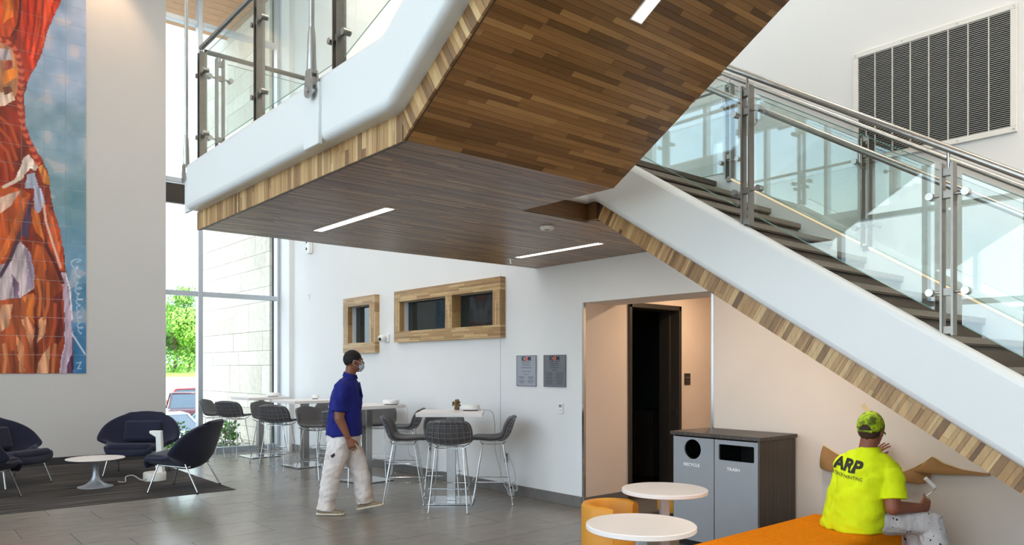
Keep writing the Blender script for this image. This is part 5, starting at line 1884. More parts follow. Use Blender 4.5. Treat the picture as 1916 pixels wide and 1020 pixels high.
put_text('lettering', 'RECYCLE', 0.036, 'ink_white', d1, (b0 - 0.003, vm + 0.235, 0.735), TXT_E, 0.0008, sx=1.15)
put_text('lettering', 'TRASH', 0.036, 'ink_white', d2, (b0 - 0.003, v0 + 0.248, 0.735), TXT_E, 0.0008, sx=1.15)

# ---- orange felt bench
def bench():
    root = empty('bench', (5.0, 2.56, 0), label='long orange felt bench under the stair, the painter sitting on its end', cat='bench')
    u0, u1, va, vb_ = 3.5, 5.66, 2.26, 2.95
    rows = []
    n = 26
    prof = [(0.06, 0.0), (0.02, 0.10), (0.0, 0.26), (0.01, 0.36), (0.035, 0.405), (0.085, 0.425)]
    MB().bb(u0, u1, va, vb_, 0.04, 0.45).build('upholstery', 'orange', root, 50, bevel=(0.055, 5))
    MB().bb(u0 + 0.06, u1 - 0.06, va + 0.06, vb_ - 0.06, 0.0, 0.04).build('plinth', 'rubber', root)
bench()

# ================================================================== OUTSIDE
# stone wing wall beyond the window, block by block
sw = empty('wall_stone', (6.0, 16.6, -0.4), kind='structure')
MB().bb(6.02, 6.42, NORTH + 0.5, 19.05, -1.6, 10.5).build('backing', 'grout', sw)
rs_ = random.Random(11)
block_me = MB().box((0, 0, 0), (1, 1, 1)).mesh('stone_block')
block_me.materials.append(MT['stone'])
h = -0.35
courses = [0.40, 0.30, 0.40, 0.30, 0.60, 0.30, 0.40, 0.60, 0.30]
k = 0
while h < 10.4:
    ch = courses[k % len(courses)]
    v = NORTH + 0.45 - rs_.uniform(0, 0.6)
    while v < 19.05:
        L = rs_.choice([0.6, 0.75, 0.9, 1.05])
        a, b = max(v, NORTH + 0.45), min(v + L, 19.05)
        if b - a > 0.06:
            d = rs_.uniform(0, 0.004)
            o = bpy.data.objects.new('stone_block', block_me)
            COL.objects.link(o)
            o.parent = sw
            o.location = Vector((6.0 - d / 2, (a + b) / 2, h + ch / 2)) - Vector(sw.location)
            o.scale = (0.05 + d, b - a - 0.007, ch - 0.007)
        v += L
    h += ch
    k += 1
# exterior roof overhang with wood boards
ov = empty('roof_overhang', (4.0, 15.6, 9.02), kind='structure')
for i in range(9):
    MB().bb(-2.0, 6.0, NORTH + 0.5 + i * 0.27, NORTH + 0.5 + i * 0.27 + 0.262, 9.02, 9.05).build('soffit_board', 'soffit_out', ov)
MB().bb(-2.0, 6.0, NORTH + 0.45, NORTH + 2.95, 9.05, 9.3).build('roof_slab', 'alu', ov)

# ground: gravel bed, parking lot, pale drive, grass bank
def ground_strip(name, mat, prof, u0, u1):
    rows = [[(u, v, h) for u in np.linspace(u0, u1, 5)] for v, h in prof]
    return structure(MB().grid(rows).build(name, mat, solid=(0.2, -1.0)))
ground_strip('ground_gravel', 'mulch', [(NORTH + 0.4, -0.10), (17.5, -0.14), (19.5, -0.5)], -14, 30)
ground_strip('ground_parking', 'asphalt', [(19.5, -0.5), (22.5, -1.35), (52, -1.35)], -40, 60)
ground_strip('ground_drive', 'concrete', [(52, -1.35), (60, -0.6), (70, 0.55)], -60, 80)
ground_strip('ground_lawn', 'grass', [(70, 0.55), (78, 1.15), (95, 1.5), (150, 2.2)], -80, 120)
ground_strip('ground_forecourt', 'concrete', [(SOUTH - 30, -0.3), (NORTH + 0.4, -0.3)], -60, WEST - 0.3)

def tree(x, y, z, hgt, rad, lbl, seed, nleaf=9000, mat='leaf', name='tree', cat='tree', leaf=0.38, group='trees beyond the parking lot'):
    rt = random.Random(seed)
    root = empty(name, (x, y, z), label=lbl, cat=cat, group=group)
    tr = MB()
    tr.tube([(0, 0, 0), (0.02 * hgt, 0, hgt * 0.3), (0.0, 0.02 * hgt, hgt * 0.6), (0, 0, hgt * 0.85)], [hgt * 0.03, hgt * 0.024, hgt * 0.016, hgt * 0.005], 8)
    for k in range(7):
        a = k * 2.4
        b = hgt * (0.3 + 0.07 * k)
        tr.tube([(0, 0, b), (math.cos(a) * rad * 0.4, math.sin(a) * rad * 0.4, b + hgt * 0.12), (math.cos(a) * rad * 0.75, math.sin(a) * rad * 0.75, b + hgt * 0.17)], [hgt * 0.012, hgt * 0.008, hgt * 0.003], 6)
    tr.build('trunk', 'bark', root, 60, world=False)
    cl = []
    for k in range(30):
        a, q = rt.uniform(0, 6.28), rt.uniform(-0.85, 1.0)
        s = math.sqrt(max(0, 1 - q * q)) * rt.uniform(0.45, 0.95)
        cl.append((math.cos(a) * s * rad, math.sin(a) * s * rad, hgt * 0.53 + q * hgt * 0.42, rad * rt.uniform(0.30, 0.48)))
    fo = MB()
    for k in range(nleaf):
        cx, cy, cz, cr = rt.choice(cl)
        d = Vector((rt.gauss(0, 1), rt.gauss(0, 1), rt.gauss(0, 1))).normalized() * cr * rt.uniform(0.55, 1.05)
        p = Vector((cx, cy, cz)) + d
        n = (d.normalized() + Vector((rt.uniform(-1, 1), rt.uniform(-1, 1), rt.uniform(-1, 1))) * 0.7).normalized()
        t = n.orthogonal().normalized()
        b = n.cross(t)
        s = leaf * rt.uniform(0.6, 1.2)
        i0 = len(fo.v)
        fo.v += [tuple(p - t * s * 0.5), tuple(p + b * s * 0.28), tuple(p + t * s * 0.5), tuple(p - b * s * 0.28)]
        fo.f.append((i0, i0 + 1, i0 + 2, i0 + 3))
        fo.tone.append(0.5)
    me = bpy.data.meshes.new('foliage')
    me.from_pydata(fo.v, [], fo.f)
    o = link('foliage', me, mat, root)
    o['kind'] = 'stuff'
    return root
tree(22.6, 79.0, 1.0, 6.6, 3.4, 'bright green tree on the lawn seen through the window, right one', 1)
tree(16.6, 87.5, 1.1, 6.2, 3.2, 'bright green tree on the lawn half hidden by the mural wall', 2)
tree(27.5, 90.0, 1.4, 9.0, 3.8, 'green tree standing farther back on the lawn', 4)
tree(22.0, 99.0, 1.4, 8.6, 4.2, 'tall pale green tree at the rear of the lawn', 8)
for k, (x, y, lbl) in enumerate(((4.40, 15.10, 'small green shrub outside the window, left one'), (5.35, 15.3, 'small green shrub outside the window, against the stone wall'), (3.55, 15.9, 'small green shrub outside the window behind the navy chair'))):
    tree(x, y, -0.12, 0.62, 0.34, lbl, 20 + k, 420, 'leaf2', 'shrub', 'shrub', 0.10, 'shrubs in the gravel bed')

# parked cars
def car(x, y, z, yaw, paint, lbl, suv=False):
    root = empty('car', (x, y, z), yaw, label=lbl, cat='car', group='cars in the parking lot')
    H1, H2 = (0.98, 1.70) if suv else (0.86, 1.42)
    W = 0.92
    body = [(-2.25, 0.32), (-2.30, 0.62), (-2.22, H1), (-0.95 if not suv else -1.1, H1 + 0.04), (1.9 if suv else 1.35, H1 + 0.04), (2.22, H1 - 0.02), (2.30, 0.62), (2.24, 0.32)]
    MB().prism([(-W, a, b) for a, b in body], (2 * W, 0, 0)).build('body', paint, root, 40, (0.09, 4, 25), world=False)
    # front of the car is -Y
    gh = [(-1.0 if not suv else -1.05, H1), (-0.25, H2 - 0.04), (0.3, H2), (1.1 if not suv else 1.75, H2 - 0.05), (1.75 if not suv else 2.1, H1)]
    g = MB()
    wl, wt = W - 0.06, W - 0.22
    n = len(gh)
    L = [(-(wl if i in (0, n - 1) else wt), a, b) for i, (a, b) in enumerate(gh)]
    Rr = [(-p[0], p[1], p[2]) for p in L]
    g.add(L + Rr, [tuple(range(n)), tuple(range(2 * n - 1, n - 1, -1))] + [(i, n + i, n + i + 1, i + 1) for i in range(n - 1)] + [(0, n - 1, 2 * n - 1, n)])
    g.build('glasshouse', 'car_glass', root, 30, (0.04, 2, 20), world=False)
    rf = MB()
    rf.add([(-wt - 0.01, -0.27, H2 - 0.035), (wt + 0.01, -0.27, H2 - 0.035), (wt + 0.01, 0.3, H2 + 0.012), (-wt - 0.01, 0.3, H2 + 0.012), (-wt - 0.01, gh[3][0] + 0.02, H2 - 0.04), (wt + 0.01, gh[3][0] + 0.02, H2 - 0.04)], [(0, 1, 2, 3), (3, 2, 5, 4)])
    rf.build('roof', paint, root, 40, world=False, solid=(0.05, 0))
    pl = MB()
    for s in (-1, 1):
        for i in range(n - 1):
            a, b = gh[i], gh[i + 1]
            if i in (0, n - 2):
                pl.tube([(s * (wl if i == 0 else wt), a[0], a[1]), (s * (wt if i == 0 else wl), b[0], b[1])], 0.045, 6)
        pl.tube([(s * (wt + 0.06), 0.45, H1), (s * wt, 0.42, H2 - 0.02)], 0.04, 6)
    pl.build('pillars', paint, root, 40, world=False)
    for sx in (-1, 1):
        for yy_ in (-1.42, 1.42):
            w = MB().lathe([(0.001, -0.11), (0.30, -0.11), (0.335, -0.07), (0.335, 0.07), (0.30, 0.11), (0.001, 0.11)], 24, (0, 0, 0), True).build('wheel', 'rubber', root, 40, world=False)
            w.rotation_euler = (0, R(90), 0)
            w.location = (sx * (W - 0.06), yy_, 0.335)
            MB().lathe([(0.001, -0.118), (0.2, -0.118), (0.2, 0.118), (0.001, 0.118)], 16, (0, 0, 0), True).build('hub', 'alu', w, 40, world=False)
        MB().box((sx * 0.66, -2.24, 0.74), (0.42, 0.10, 0.16)).build('headlight', 'lamp_white', root, bevel=(0.03, 2), world=False)
        MB().box((sx * 0.76, 2.24, 0.86), (0.22, 0.10, 0.24)).build('tail_light', 'lamp_red', root, bevel=(0.03, 2), world=False)
        MB().box((sx * (W + 0.08), -0.72, H1 + 0.08), (0.16, 0.1, 0.13)).build('mirror', paint, root, bevel=(0.03, 2), world=False)
    MB().box((0, -2.29, 0.45), (1.4, 0.06, 0.2)).build('grille', 'rubber', root, world=False)
    MB().box((0, 2.28, 0.62), (0.52, 0.04, 0.13)).build('number_plate', 'white_plastic', root, world=False)
    return root
car(11.6, 38.5, -1.35, R(-14), 'car_maroon', 'dark maroon car parked tail-on outside the window', True)
car(15.2, 46.5, -1.35, R(75), 'car_red', 'red car parked broadside behind the maroon one', True)
car(7.2, 26.4, -1.35, R(8), 'car_silver', 'silver-blue car parked nearest outside the window, nose towards the building')
car(9.9, 27.6, -1.35, R(8), 'car_teal', 'pale teal car parked beside the silver-blue one')

# ================================================================== PEOPLE
def p_caps(mb, pts, rads, n=14):
    """rounded limb through points, tapering radii"""
    P = [Vector(p) for p in pts]
    for i in range(len(P) - 1):
        mb.tube([P[i], P[i + 1]], [rads[i], rads[i + 1]], n)
    for p, r in zip(P, rads):
        mb.ball(p, r, n, 8)
    return mb
def p_cone(mb, pts, rads, n=20):
    return mb.tube([Vector(p) for p in pts], list(rads), n)
def p_loft(mb, rings, n=28, power=2.3):
    """rings: (centre, half-extent vector a, half-extent vector b); super-elliptic sections"""
    vs, fs = [], []
    for c, a, b in rings:
        c, a, b = Vector(c), Vector(a), Vector(b)
        for k in range(n):
            t = 2 * math.pi * k / n
            ct, st = math.cos(t), math.sin(t)
            vs.append(c + a * (abs(ct) ** (2 / power) * (1 if ct >= 0 else -1)) + b * (abs(st) ** (2 / power) * (1 if st >= 0 else -1)))
    m = len(rings)
    for i in range(m - 1):
        for k in range(n):
            l = (k + 1) % n
            fs.append((i * n + k, i * n + l, (i + 1) * n + l, (i + 1) * n + k))
    fs.append(tuple(range(n))[::-1])
    fs.append(tuple((m - 1) * n + k for k in range(n)))
    return mb.add(vs, fs)

def fuse(name, mb, mat, parent, voxel=0.01, smooth=4, wrinkle=None):
    """melt overlapping volumes into ONE continuous skin"""
    me = bpy.data.meshes.new(name + '_src')
    me.from_pydata([tuple(p) for p in mb.v], [], mb.f)
    bm = bmesh.new()
    bm.from_mesh(me)
    bmesh.ops.remove_doubles(bm, verts=bm.verts, dist=1e-5)
    bmesh.ops.recalc_face_normals(bm, faces=bm.faces)
    bm.to_mesh(me)
    bm.free()
    ob = bpy.data.objects.new(name + '_src', me)
    COL.objects.link(ob)
    r = ob.modifiers.new('remesh', 'REMESH')
    r.mode = 'VOXEL'
    r.voxel_size = voxel
    s = ob.modifiers.new('smooth', 'SMOOTH')
    s.iterations = smooth
    s.factor = 0.5
    dg = bpy.context.evaluated_depsgraph_get()
    out = bpy.data.meshes.new_from_object(ob.evaluated_get(dg))
    bpy.data.objects.remove(ob)
    if wrinkle:
        nv = len(out.vertices)
        co = np.zeros(nv * 3, np.float32)
        no = np.zeros(nv * 3, np.float32)
        out.vertices.foreach_get('co', co)
        out.vertex_normals.foreach_get('vector', no)
        co, no = co.reshape(-1, 3), no.reshape(-1, 3)
        amp, sx, sz = wrinkle
        q = co[:, 0] * 0.7 + co[:, 1]
        w = vnoise(q * sx + co[:, 2] * 6, co[:, 2] * sz + q * 4, 77) + 0.5 * vnoise(q * sx * 2.1, co[:, 2] * sz * 2.3 - q * 9, 31)
        co += no * ((w - 0.75) * amp)[:, None]
        out.vertices.foreach_set('co', co.ravel())
    out.name = name
    out.materials.clear()
    for p in out.polygons:
        p.use_smooth = True
    o = link(name, out, mat, parent)
    return o

def hand(mb, wrist, d, palm_n, thumb_side, curl=0.5, scale=1.0, spread=0.0):
    """palm and five separate fingers. d = pointing direction, palm_n = normal out of the palm, thumb_side = direction of the thumb edge"""
    d, pn, ts = Vector(d).normalized(), Vector(palm_n).normalized(), Vector(thumb_side).normalized()
    w = Vector(wrist)
    s = scale
    p_loft(mb, [(w - d * 0.01, ts * 0.026 * s, pn * 0.019 * s), (w + d * 0.03 * s, ts * 0.036 * s, pn * 0.017 * s), (w + d * 0.085 * s, ts * 0.043 * s, pn * 0.0135 * s), (w + d * 0.096 * s, ts * 0.040 * s, pn * 0.010 * s)], 18)
    lens = [0.070, 0.080, 0.075, 0.058]
    for k in range(4):
        off = (0.0335 - 0.0222 * k) * s
        b = w + d * (0.088 - 0.004 * abs(k - 1)) * s + ts * off
        fd = (d + ts * spread * (1.5 - k)).normalized()
        pts, rr_ = [b - fd * 0.02 * s], [0.0088 * s]
        ang_, p = 0.12, b
        for seg, fr in enumerate((0.45, 0.3, 0.25)):
            ang_ += curl * (0.5 + 0.25 * seg)
            dd = fd * math.cos(ang_) + pn * math.sin(ang_)
            p = p + dd * lens[k] * fr * s
            pts.append(Vector(p))
            rr_.append((0.0083 - 0.0007 * (seg + 1)) * s)
        p_caps(mb, pts, rr_, 8)
    b = w + d * 0.022 * s + ts * 0.026 * s
    p1 = b + (ts * 0.75 + d * 0.65 + pn * 0.25).normalized() * 0.042 * s
    p2 = p1 + (d * 0.9 + ts * 0.25 + pn * (0.2 + curl * 0.5)).normalized() * 0.032 * s
    p3 = p2 + (d * 0.9 + pn * (0.25 + curl * 0.6)).normalized() * 0.024 * s
    p_caps(mb, [b, p1, p2, p3], [0.014 * s, 0.0115 * s, 0.0095 * s, 0.0075 * s], 8)

def head_prims(mb, T):
    """T maps head-local (right, forward, up) to figure coordinates"""
    Rm = T.to_3x3()
    def ball(c, r):
        mb.ball(T @ Vector(c), r, 20, 14, Rm)
    ball((0, -0.012, 0.025), (0.075, 0.098, 0.098))
    ball((0, 0.02, -0.03), (0.066, 0.072, 0.075))
    ball((0, 0.045, -0.072), (0.046, 0.046, 0.036))
    ball((0, 0.083, 0.035), (0.048, 0.014, 0.014))
    for s in (-1, 1):
        ball((s * 0.040, 0.055, -0.02), (0.024, 0.026, 0.024))
        ball((s * 0.074, -0.006, -0.012), (0.011, 0.022, 0.032))
        ball((s * 0.080, -0.014, -0.004), (0.008, 0.018, 0.022))
    p_caps(mb, [T @ Vector((0, 0.086, 0.026)), T @ Vector((0, 0.108, -0.012)), T @ Vector((0, 0.100, -0.022))], [0.009, 0.013, 0.011], 8)
    for s in (-1, 1):
        ball((s * 0.012, 0.096, -0.022), (0.009, 0.010, 0.008))
    ball((0, 0.088, -0.046), (0.024, 0.010, 0.006))
    ball((0, 0.085, -0.056), (0.022, 0.010, 0.007))
    ball((0, 0.078, -0.088), (0.020, 0.016, 0.016))

def shell_part(name, mat, parent, T, c, r, keep, thick=0.004, nu=36, nv=28):
    """part of an ellipsoid (hair, cap, mask) kept where keep(p) holds, in head-local coordinates"""
    vs, idx, fs = [], {}, []
    G = []
    for i in range(nv + 1):
        th = math.pi * i / nv
        rowp = []
        for k in range(nu):
            a = 2 * math.pi * k / nu
            rowp.append(Vector((c[0] + r[0] * math.sin(th) * math.cos(a), c[1] + r[1] * math.sin(th) * math.sin(a), c[2] + r[2] * math.cos(th))))
        G.append(rowp)
    m = MB()
    for i in range(nv):
        for k in range(nu):
            q = [G[i][k], G[i + 1][k], G[i + 1][(k + 1) % nu], G[i][(k + 1) % nu]]
            if keep(sum(q, Vector((0, 0, 0))) / 4):
                m.add([T @ p for p in q], [(0, 1, 2, 3)])
    me = bpy.data.meshes.new(name)
    me.from_pydata(m.v, [], m.f)
    bm = bmesh.new()
    bm.from_mesh(me)
    bmesh.ops.remove_doubles(bm, verts=bm.verts, dist=1e-5)
    bmesh.ops.recalc_face_normals(bm, faces=bm.faces)
    bm.to_mesh(me)
    bm.free()
    return link(name, me, mat, parent, 80, solid=(thick, 0.0))

def eyes(parent, T):
    for s in (-1, 1):
        e = MB().ball(T @ Vector((s * 0.030, 0.074, 0.014)), 0.0115, 14, 10).build('eye', 'white_plastic', parent, 60, world=False)
        MB().ball(T @ Vector((s * 0.031, 0.0825, 0.014)), 0.0052, 10, 8).build('iris', 'hair', e, 60, world=False)

def shoe(root, T, L=0.29):
    """T maps shoe-local (right, forward, up; heel at origin, sole at z = 0) to figure coordinates"""
    up = MB()
    p_loft(up, [(T @ Vector((0, -0.005, 0.05)), T.to_3x3() @ Vector((0.030, 0, 0)), T.to_3x3() @ Vector((0, 0, 0.034))),
                (T @ Vector((0, 0.05, 0.055)), T.to_3x3() @ Vector((0.038, 0, 0)), T.to_3x3() @ Vector((0, 0, 0.045))),
                (T @ Vector((0, 0.13, 0.045)), T.to_3x3() @ Vector((0.043, 0, 0)), T.to_3x3() @ Vector((0, 0, 0.036))),
                (T @ Vector((0, 0.21, 0.033)), T.to_3x3() @ Vector((0.049, 0, 0)), T.to_3x3() @ Vector((0, 0, 0.024))),
                (T @ Vector((0, L - 0.02, 0.026)), T.to_3x3() @ Vector((0.034, 0, 0)), T.to_3x3() @ Vector((0, 0, 0.015)))], 20)
    o = fuse('shoe', up, 'shoe_top', root, 0.006, 4)
    so_ = MB()
    p_loft(so_, [(T @ Vector((0, y, 0.014)), T.to_3x3() @ Vector((w, 0, 0)), T.to_3x3() @ Vector((0, 0, 0.014))) for y, w in ((-0.022, 0.026), (0.02, 0.040), (0.10, 0.042), (0.19, 0.052), (L - 0.04, 0.045), (L, 0.020))], 20, 4)
    fuse('sole', so_, 'shoe', o, 0.006, 3)
    for k in range(4):
        y = 0.11 + 0.025 * k
        MB().tube([T @ Vector((-0.025, y, 0.078 - 0.10 * (y - 0.09))), T @ Vector((0, y + 0.004, 0.088 - 0.13 * (y - 0.09))), T @ Vector((0.025, y, 0.078 - 0.10 * (y - 0.09)))], 0.0035, 6).build('lace', 'shoe', o, 60, world=False)

# ---- walking man: blue polo, white trousers, face mask (local +Y = walking direction, +X = his right)
man = empty('person', (3.87, 7.43, 0), face_rot(*CAMR), label='man in royal blue polo, white work trousers and face mask walking past bar tables', cat='person')
HM = Matrix.Translation((0, 0.128, 1.662)) @ Matrix.Rotation(R(24), 4, 'Z') @ Matrix.Rotation(R(-3), 4, 'X')
bd = MB()
head_prims(bd, HM)
p_caps(bd, [(0, 0.06, 1.44), (0, 0.095, 1.56), (0, 0.105, 1.62)], [0.068, 0.060, 0.060])
p_loft(bd, [((0, 0.03, 0.80), (0.14, 0, 0), (0, 0.11, 0)), ((0, 0.03, 1.0), (0.165, 0, 0), (0, 0.135, 0)), ((0, 0.045, 1.25), (0.185, 0, 0), (0, 0.13, 0)), ((0, 0.06, 1.42), (0.15, 0, 0), (0, 0.09, 0)), ((0, 0.07, 1.47), (0.08, 0, 0), (0, 0.06, 0))])
p_caps(bd, [(0.075, -0.0, 0.82), (0.10, -0.085, 0.44), (0.105, -0.15, 0.09)], [0.078, 0.058, 0.042])
p_caps(bd, [(-0.075, 0.04, 0.82), (-0.09, 0.185, 0.45), (-0.09, 0.235, 0.12)], [0.078, 0.058, 0.042])
p_caps(bd, [(0.175, 0.035, 1.365), (0.245, 0.025, 1.06), (0.245, 0.115, 0.86)], [0.070, 0.054, 0.032])
hand(bd, (0.245, 0.122, 0.845), (-0.02, 0.40, -1.0), (-1, -0.1, 0), (0, 1, 0.25), 0.55, 1.05)
p_caps(bd, [(-0.175, 0.035, 1.365), (-0.25, -0.03, 1.06), (-0.24, 0.05, 0.85)], [0.070, 0.054, 0.032])
hand(bd, (-0.24, 0.055, 0.84), (0.02, 0.3, -1.0), (1, -0.1, 0), (0, 1, 0.25), 0.6, 1.05)
fuse('body', bd, 'skin1', man, 0.0048, 3)
eyes(man, HM)
shell_part('hair', 'hair', man, HM, (0, -0.018, 0.032), (0.0795, 0.0985, 0.098), lambda p: p.z > 0.008 + 0.62 * p.y and not (p.z < 0.0 and abs(p.x) > 0.066 and p.y > -0.02), 0.006)
mk = shell_part('face_mask', 'mask', man, HM, (0, 0.035, -0.045), (0.064, 0.083, 0.060), lambda p: p.y > 0.055 and p.z > -0.108, 0.003)
MB().tube([HM @ Vector((s_, y_, z_)) for s_, y_, z_ in ((0.055, 0.075, -0.015), (0.074, 0.03, 0.006), (0.082, -0.015, 0.020), (0.084, -0.028, 0.0))], 0.0016, 5).build('ear_loop', 'white_plastic', mk, 60, world=False)
MB().tube([HM @ Vector((s_, y_, z_)) for s_, y_, z_ in ((0.055, 0.07, -0.075), (0.074, 0.02, -0.045), (0.082, -0.02, -0.035), (0.084, -0.028, -0.01))], 0.0016, 5).build('ear_loop', 'white_plastic', mk, 60, world=False)
sh = MB()
p_loft(sh, [((0, 0.018, 0.858), (0.212, 0, 0), (0, 0.192, 0)), ((0, 0.02, 0.95), (0.214, 0, 0), (0, 0.188, 0)), ((0, 0.032, 1.10), (0.213, 0, 0), (0, 0.180, 0)), ((0, 0.044, 1.25), (0.217, 0, 0), (0, 0.166, 0)), ((0, 0.052, 1.36), (0.212, 0, 0), (0, 0.144, 0)), ((0, 0.060, 1.435), (0.172, 0, 0), (0, 0.112, 0)), ((0, 0.072, 1.485), (0.098, 0, 0), (0, 0.076, 0)), ((0, 0.080, 1.505), (0.080, 0, 0), (0, 0.070, 0))], 32)
for s in (-1, 1):
    ef = 0.022 if s > 0 else -0.012
    sh.ball((s * 0.165, 0.045, 1.375), (0.088, 0.094, 0.088), 16, 10)
    sh.ball((s * 0.10, 0.055, 1.44), (0.07, 0.075, 0.05), 16, 10)
    p_cone(sh, [(s * 0.165, 0.04, 1.40), (s * 0.222, 0.03, 1.26), (s * 0.243, ef, 1.125)], [0.082, 0.086, 0.084])
polo = fuse('polo_shirt', sh, 'polo', man, 0.009, 5, (0.020, 13, 9))
col = MB()
for k in range(21):
    pass
rows = []
for i in range(25):
    a = R(90 + 22) + (2 * math.pi - R(44)) * i / 24
    ca_, sa_ = math.cos(a), math.sin(a)
    rows.append([(0.075 * ca_, 0.088 + 0.072 * sa_, 1.492 + 0.012 * -sa_ + 0.012), (0.072 * ca_, 0.090 + 0.070 * sa_, 1.535 - 0.02 * sa_), (0.086 * ca_, 0.088 + 0.083 * sa_, 1.490 - 0.018 * sa_)])
col.grid(rows).build('collar', 'polo', polo, 60, world=False, solid=(0.005, 0))
MB().box((0, 0.207, 1.36), (0.03, 0.008, 0.17), Matrix.Rotation(R(12), 3, 'X')).build('button_placket', 'polo', polo, world=False)
pn_ = MB()
p_loft(pn_, [((0, 0.018, 0.92), (0.194, 0, 0), (0, 0.176, 0)), ((0, 0.015, 0.82), (0.198, 0, 0), (0, 0.178, 0)), ((0, 0.015, 0.76), (0.190, 0, 0), (0, 0.160, 0)), ((0, 0.02, 0.72), (0.165, 0, 0), (0, 0.12, 0))])
p_cone(pn_, [(0.095, 0.0, 0.80), (0.10, -0.04, 0.62), (0.105, -0.090, 0.43), (0.108, -0.135, 0.20), (0.108, -0.155, 0.052)], [0.122, 0.118, 0.096, 0.093, 0.096])
p_cone(pn_, [(-0.092, 0.04, 0.80), (-0.09, 0.11, 0.62), (-0.09, 0.180, 0.44), (-0.09, 0.215, 0.24), (-0.09, 0.236, 0.095)], [0.122, 0.112, 0.095, 0.090, 0.092])
trs = fuse('trousers', pn_, 'pants1', man, 0.008, 4, (0.023, 14, 13))
pk = MB().box((0.215, -0.045, 0.66), (0.012, 0.055, 0.03), Matrix.Rotation(R(35), 3, 'X')).build('pocket_opening', 'rubber', trs, world=False)
shoe(man, Matrix.Translation((0.11, -0.235, 0.0)))
shoe(man, Matrix.Translation((-0.09, 0.165, 0.018)) @ Matrix.Rotation(R(11), 4, 'X'))

# ---- seated painter, back to the room, facing the wall
PO = Vector((5.33, 2.45, 0.0))
ptr = empty('person', PO, label='painter in a fluorescent yellow T-shirt and camouflage cap sitting on the orange bench', cat='person')
def W(u, v, h):
    return Vector((u, v, h)) - PO
Fd = Vector((0.985, -0.17, 0)).normalized()
Wd = Vector((0.17, 0.985, 0)).normalized()          # towards his left
def ring(u, v, h, hw, hd):
    return (W(u, v, h), Wd * hw, Fd * hd)
hf = Vector((0.955, 0.05, 0)).normalized()
hr = Vector((hf.y, -hf.x, 0))
HP = Matrix.Translation(W(5.375, 2.372, 1.150)) @ Matrix(((hr.x, hf.x, 0, 0), (hr.y, hf.y, 0, 0), (hr.z, hf.z, 1, 0), (0, 0, 0, 1))) @ Matrix.Rotation(R(-8), 4, 'X')
bd = MB()
head_prims(bd, HP)
p_caps(bd, [W(5.335, 2.385, 0.97), W(5.352, 2.378, 1.06), W(5.362, 2.375, 1.11)], [0.066, 0.060, 0.060])
p_loft(bd, [ring(5.30, 2.455, 0.47, 0.15, 0.12), ring(5.30, 2.44, 0.65, 0.16, 0.11), ring(5.32, 2.41, 0.80, 0.17, 0.105), ring(5.33, 2.39, 0.93, 0.15, 0.085), ring(5.335, 2.385, 0.98, 0.08, 0.055)])
# right arm
p_caps(bd, [W(5.330, 2.235, 0.865), W(5.285, 2.185, 0.640), W(5.50, 2.105, 0.625)], [0.064, 0.052, 0.033])
hd_ = Vector((0.93, -0.32, 0.06)).normalized()
hand(bd, W(5.505, 2.103, 0.625), hd_, Vector((0.3, 0.9, 0.2)), Vector((0.05, -0.2, 1)), 1.25, 1.05)
# left arm reaching to the wall
p_caps(bd, [W(5.345, 2.54, 0.865), W(5.64, 2.66, 0.815), W(5.905, 2.625, 0.905)], [0.064, 0.050, 0.032])
hand(bd, W(5.915, 2.618, 0.910), Vector((0.62, -0.45, 0.62)), Vector((0.75, 0.1, -0.6)), Vector((-0.25, -0.75, -0.2)), 0.12, 1.05, 0.10)
p_caps(bd, [W(5.33, 2.36, 0.52), W(5.615, 2.085, 0.515), W(5.63, 1.99, 0.09)], [0.088, 0.062, 0.042])
p_caps(bd, [W(5.35, 2.53, 0.52), W(5.745, 2.245, 0.515), W(5.76, 2.14, 0.09)], [0.088, 0.062, 0.042])
fuse('body', bd, 'skin2', ptr, 0.0048, 3)
eyes(ptr, HP)
shell_part('hair', 'hair2', ptr, HP, (0, -0.016, 0.018), (0.0785, 0.0985, 0.098), lambda p: p.z > -0.055 + 0.55 * (p.y + 0.06) and p.y < 0.03 and p.z < 0.06 and not (abs(p.x) > 0.066 and p.z < 0.0 and p.y > -0.035), 0.004)
cap = shell_part('cap', 'camo', ptr, HP, (0, -0.012, 0.034), (0.086, 0.108, 0.104), lambda p: p.z > 0.0 + 0.10 * p.y and not (p.y < -0.06 and ((p.x / 0.040) ** 2 + ((p.z - 0.004) / 0.030) ** 2) < 1.0), 0.004, 56, 44)
br = MB()
rows = []
for i in range(13):
    a = R(-58) + R(116) * i / 12
    x0_, y0_ = 0.084 * math.sin(a), -0.012 + 0.106 * math.cos(a)
    rows.append([(HP @ Vector((x0_, y0_, 0.018 - 0.02 * math.sin(a) ** 2))), (HP @ Vector((x0_ * 0.98, y0_ + 0.04, 0.012 - 0.028 * math.sin(a) ** 2))), (HP @ Vector((x0_ * 0.86, y0_ + 0.072 * math.cos(a) ** 0.5, 0.002 - 0.03 * math.sin(a) ** 2)))])
br.grid(rows).build('brim', 'camo', cap, 60, world=False, solid=(0.004, 0))
MB().tube([HP @ Vector((0.088 * math.sin(R(180) + a), -0.012 + 0.111 * math.cos(R(180) + a), -0.014)) for a in [R(-32) + R(64) * i / 10 for i in range(11)]], 0.008, 8).build('cap_strap', 'camo', cap, 60, world=False)
MB().ball(HP @ Vector((0, -0.012, 0.139)), (0.008, 0.008, 0.004), 10, 6).build('cap_button', 'camo', cap, 60, world=False)
sh = MB()
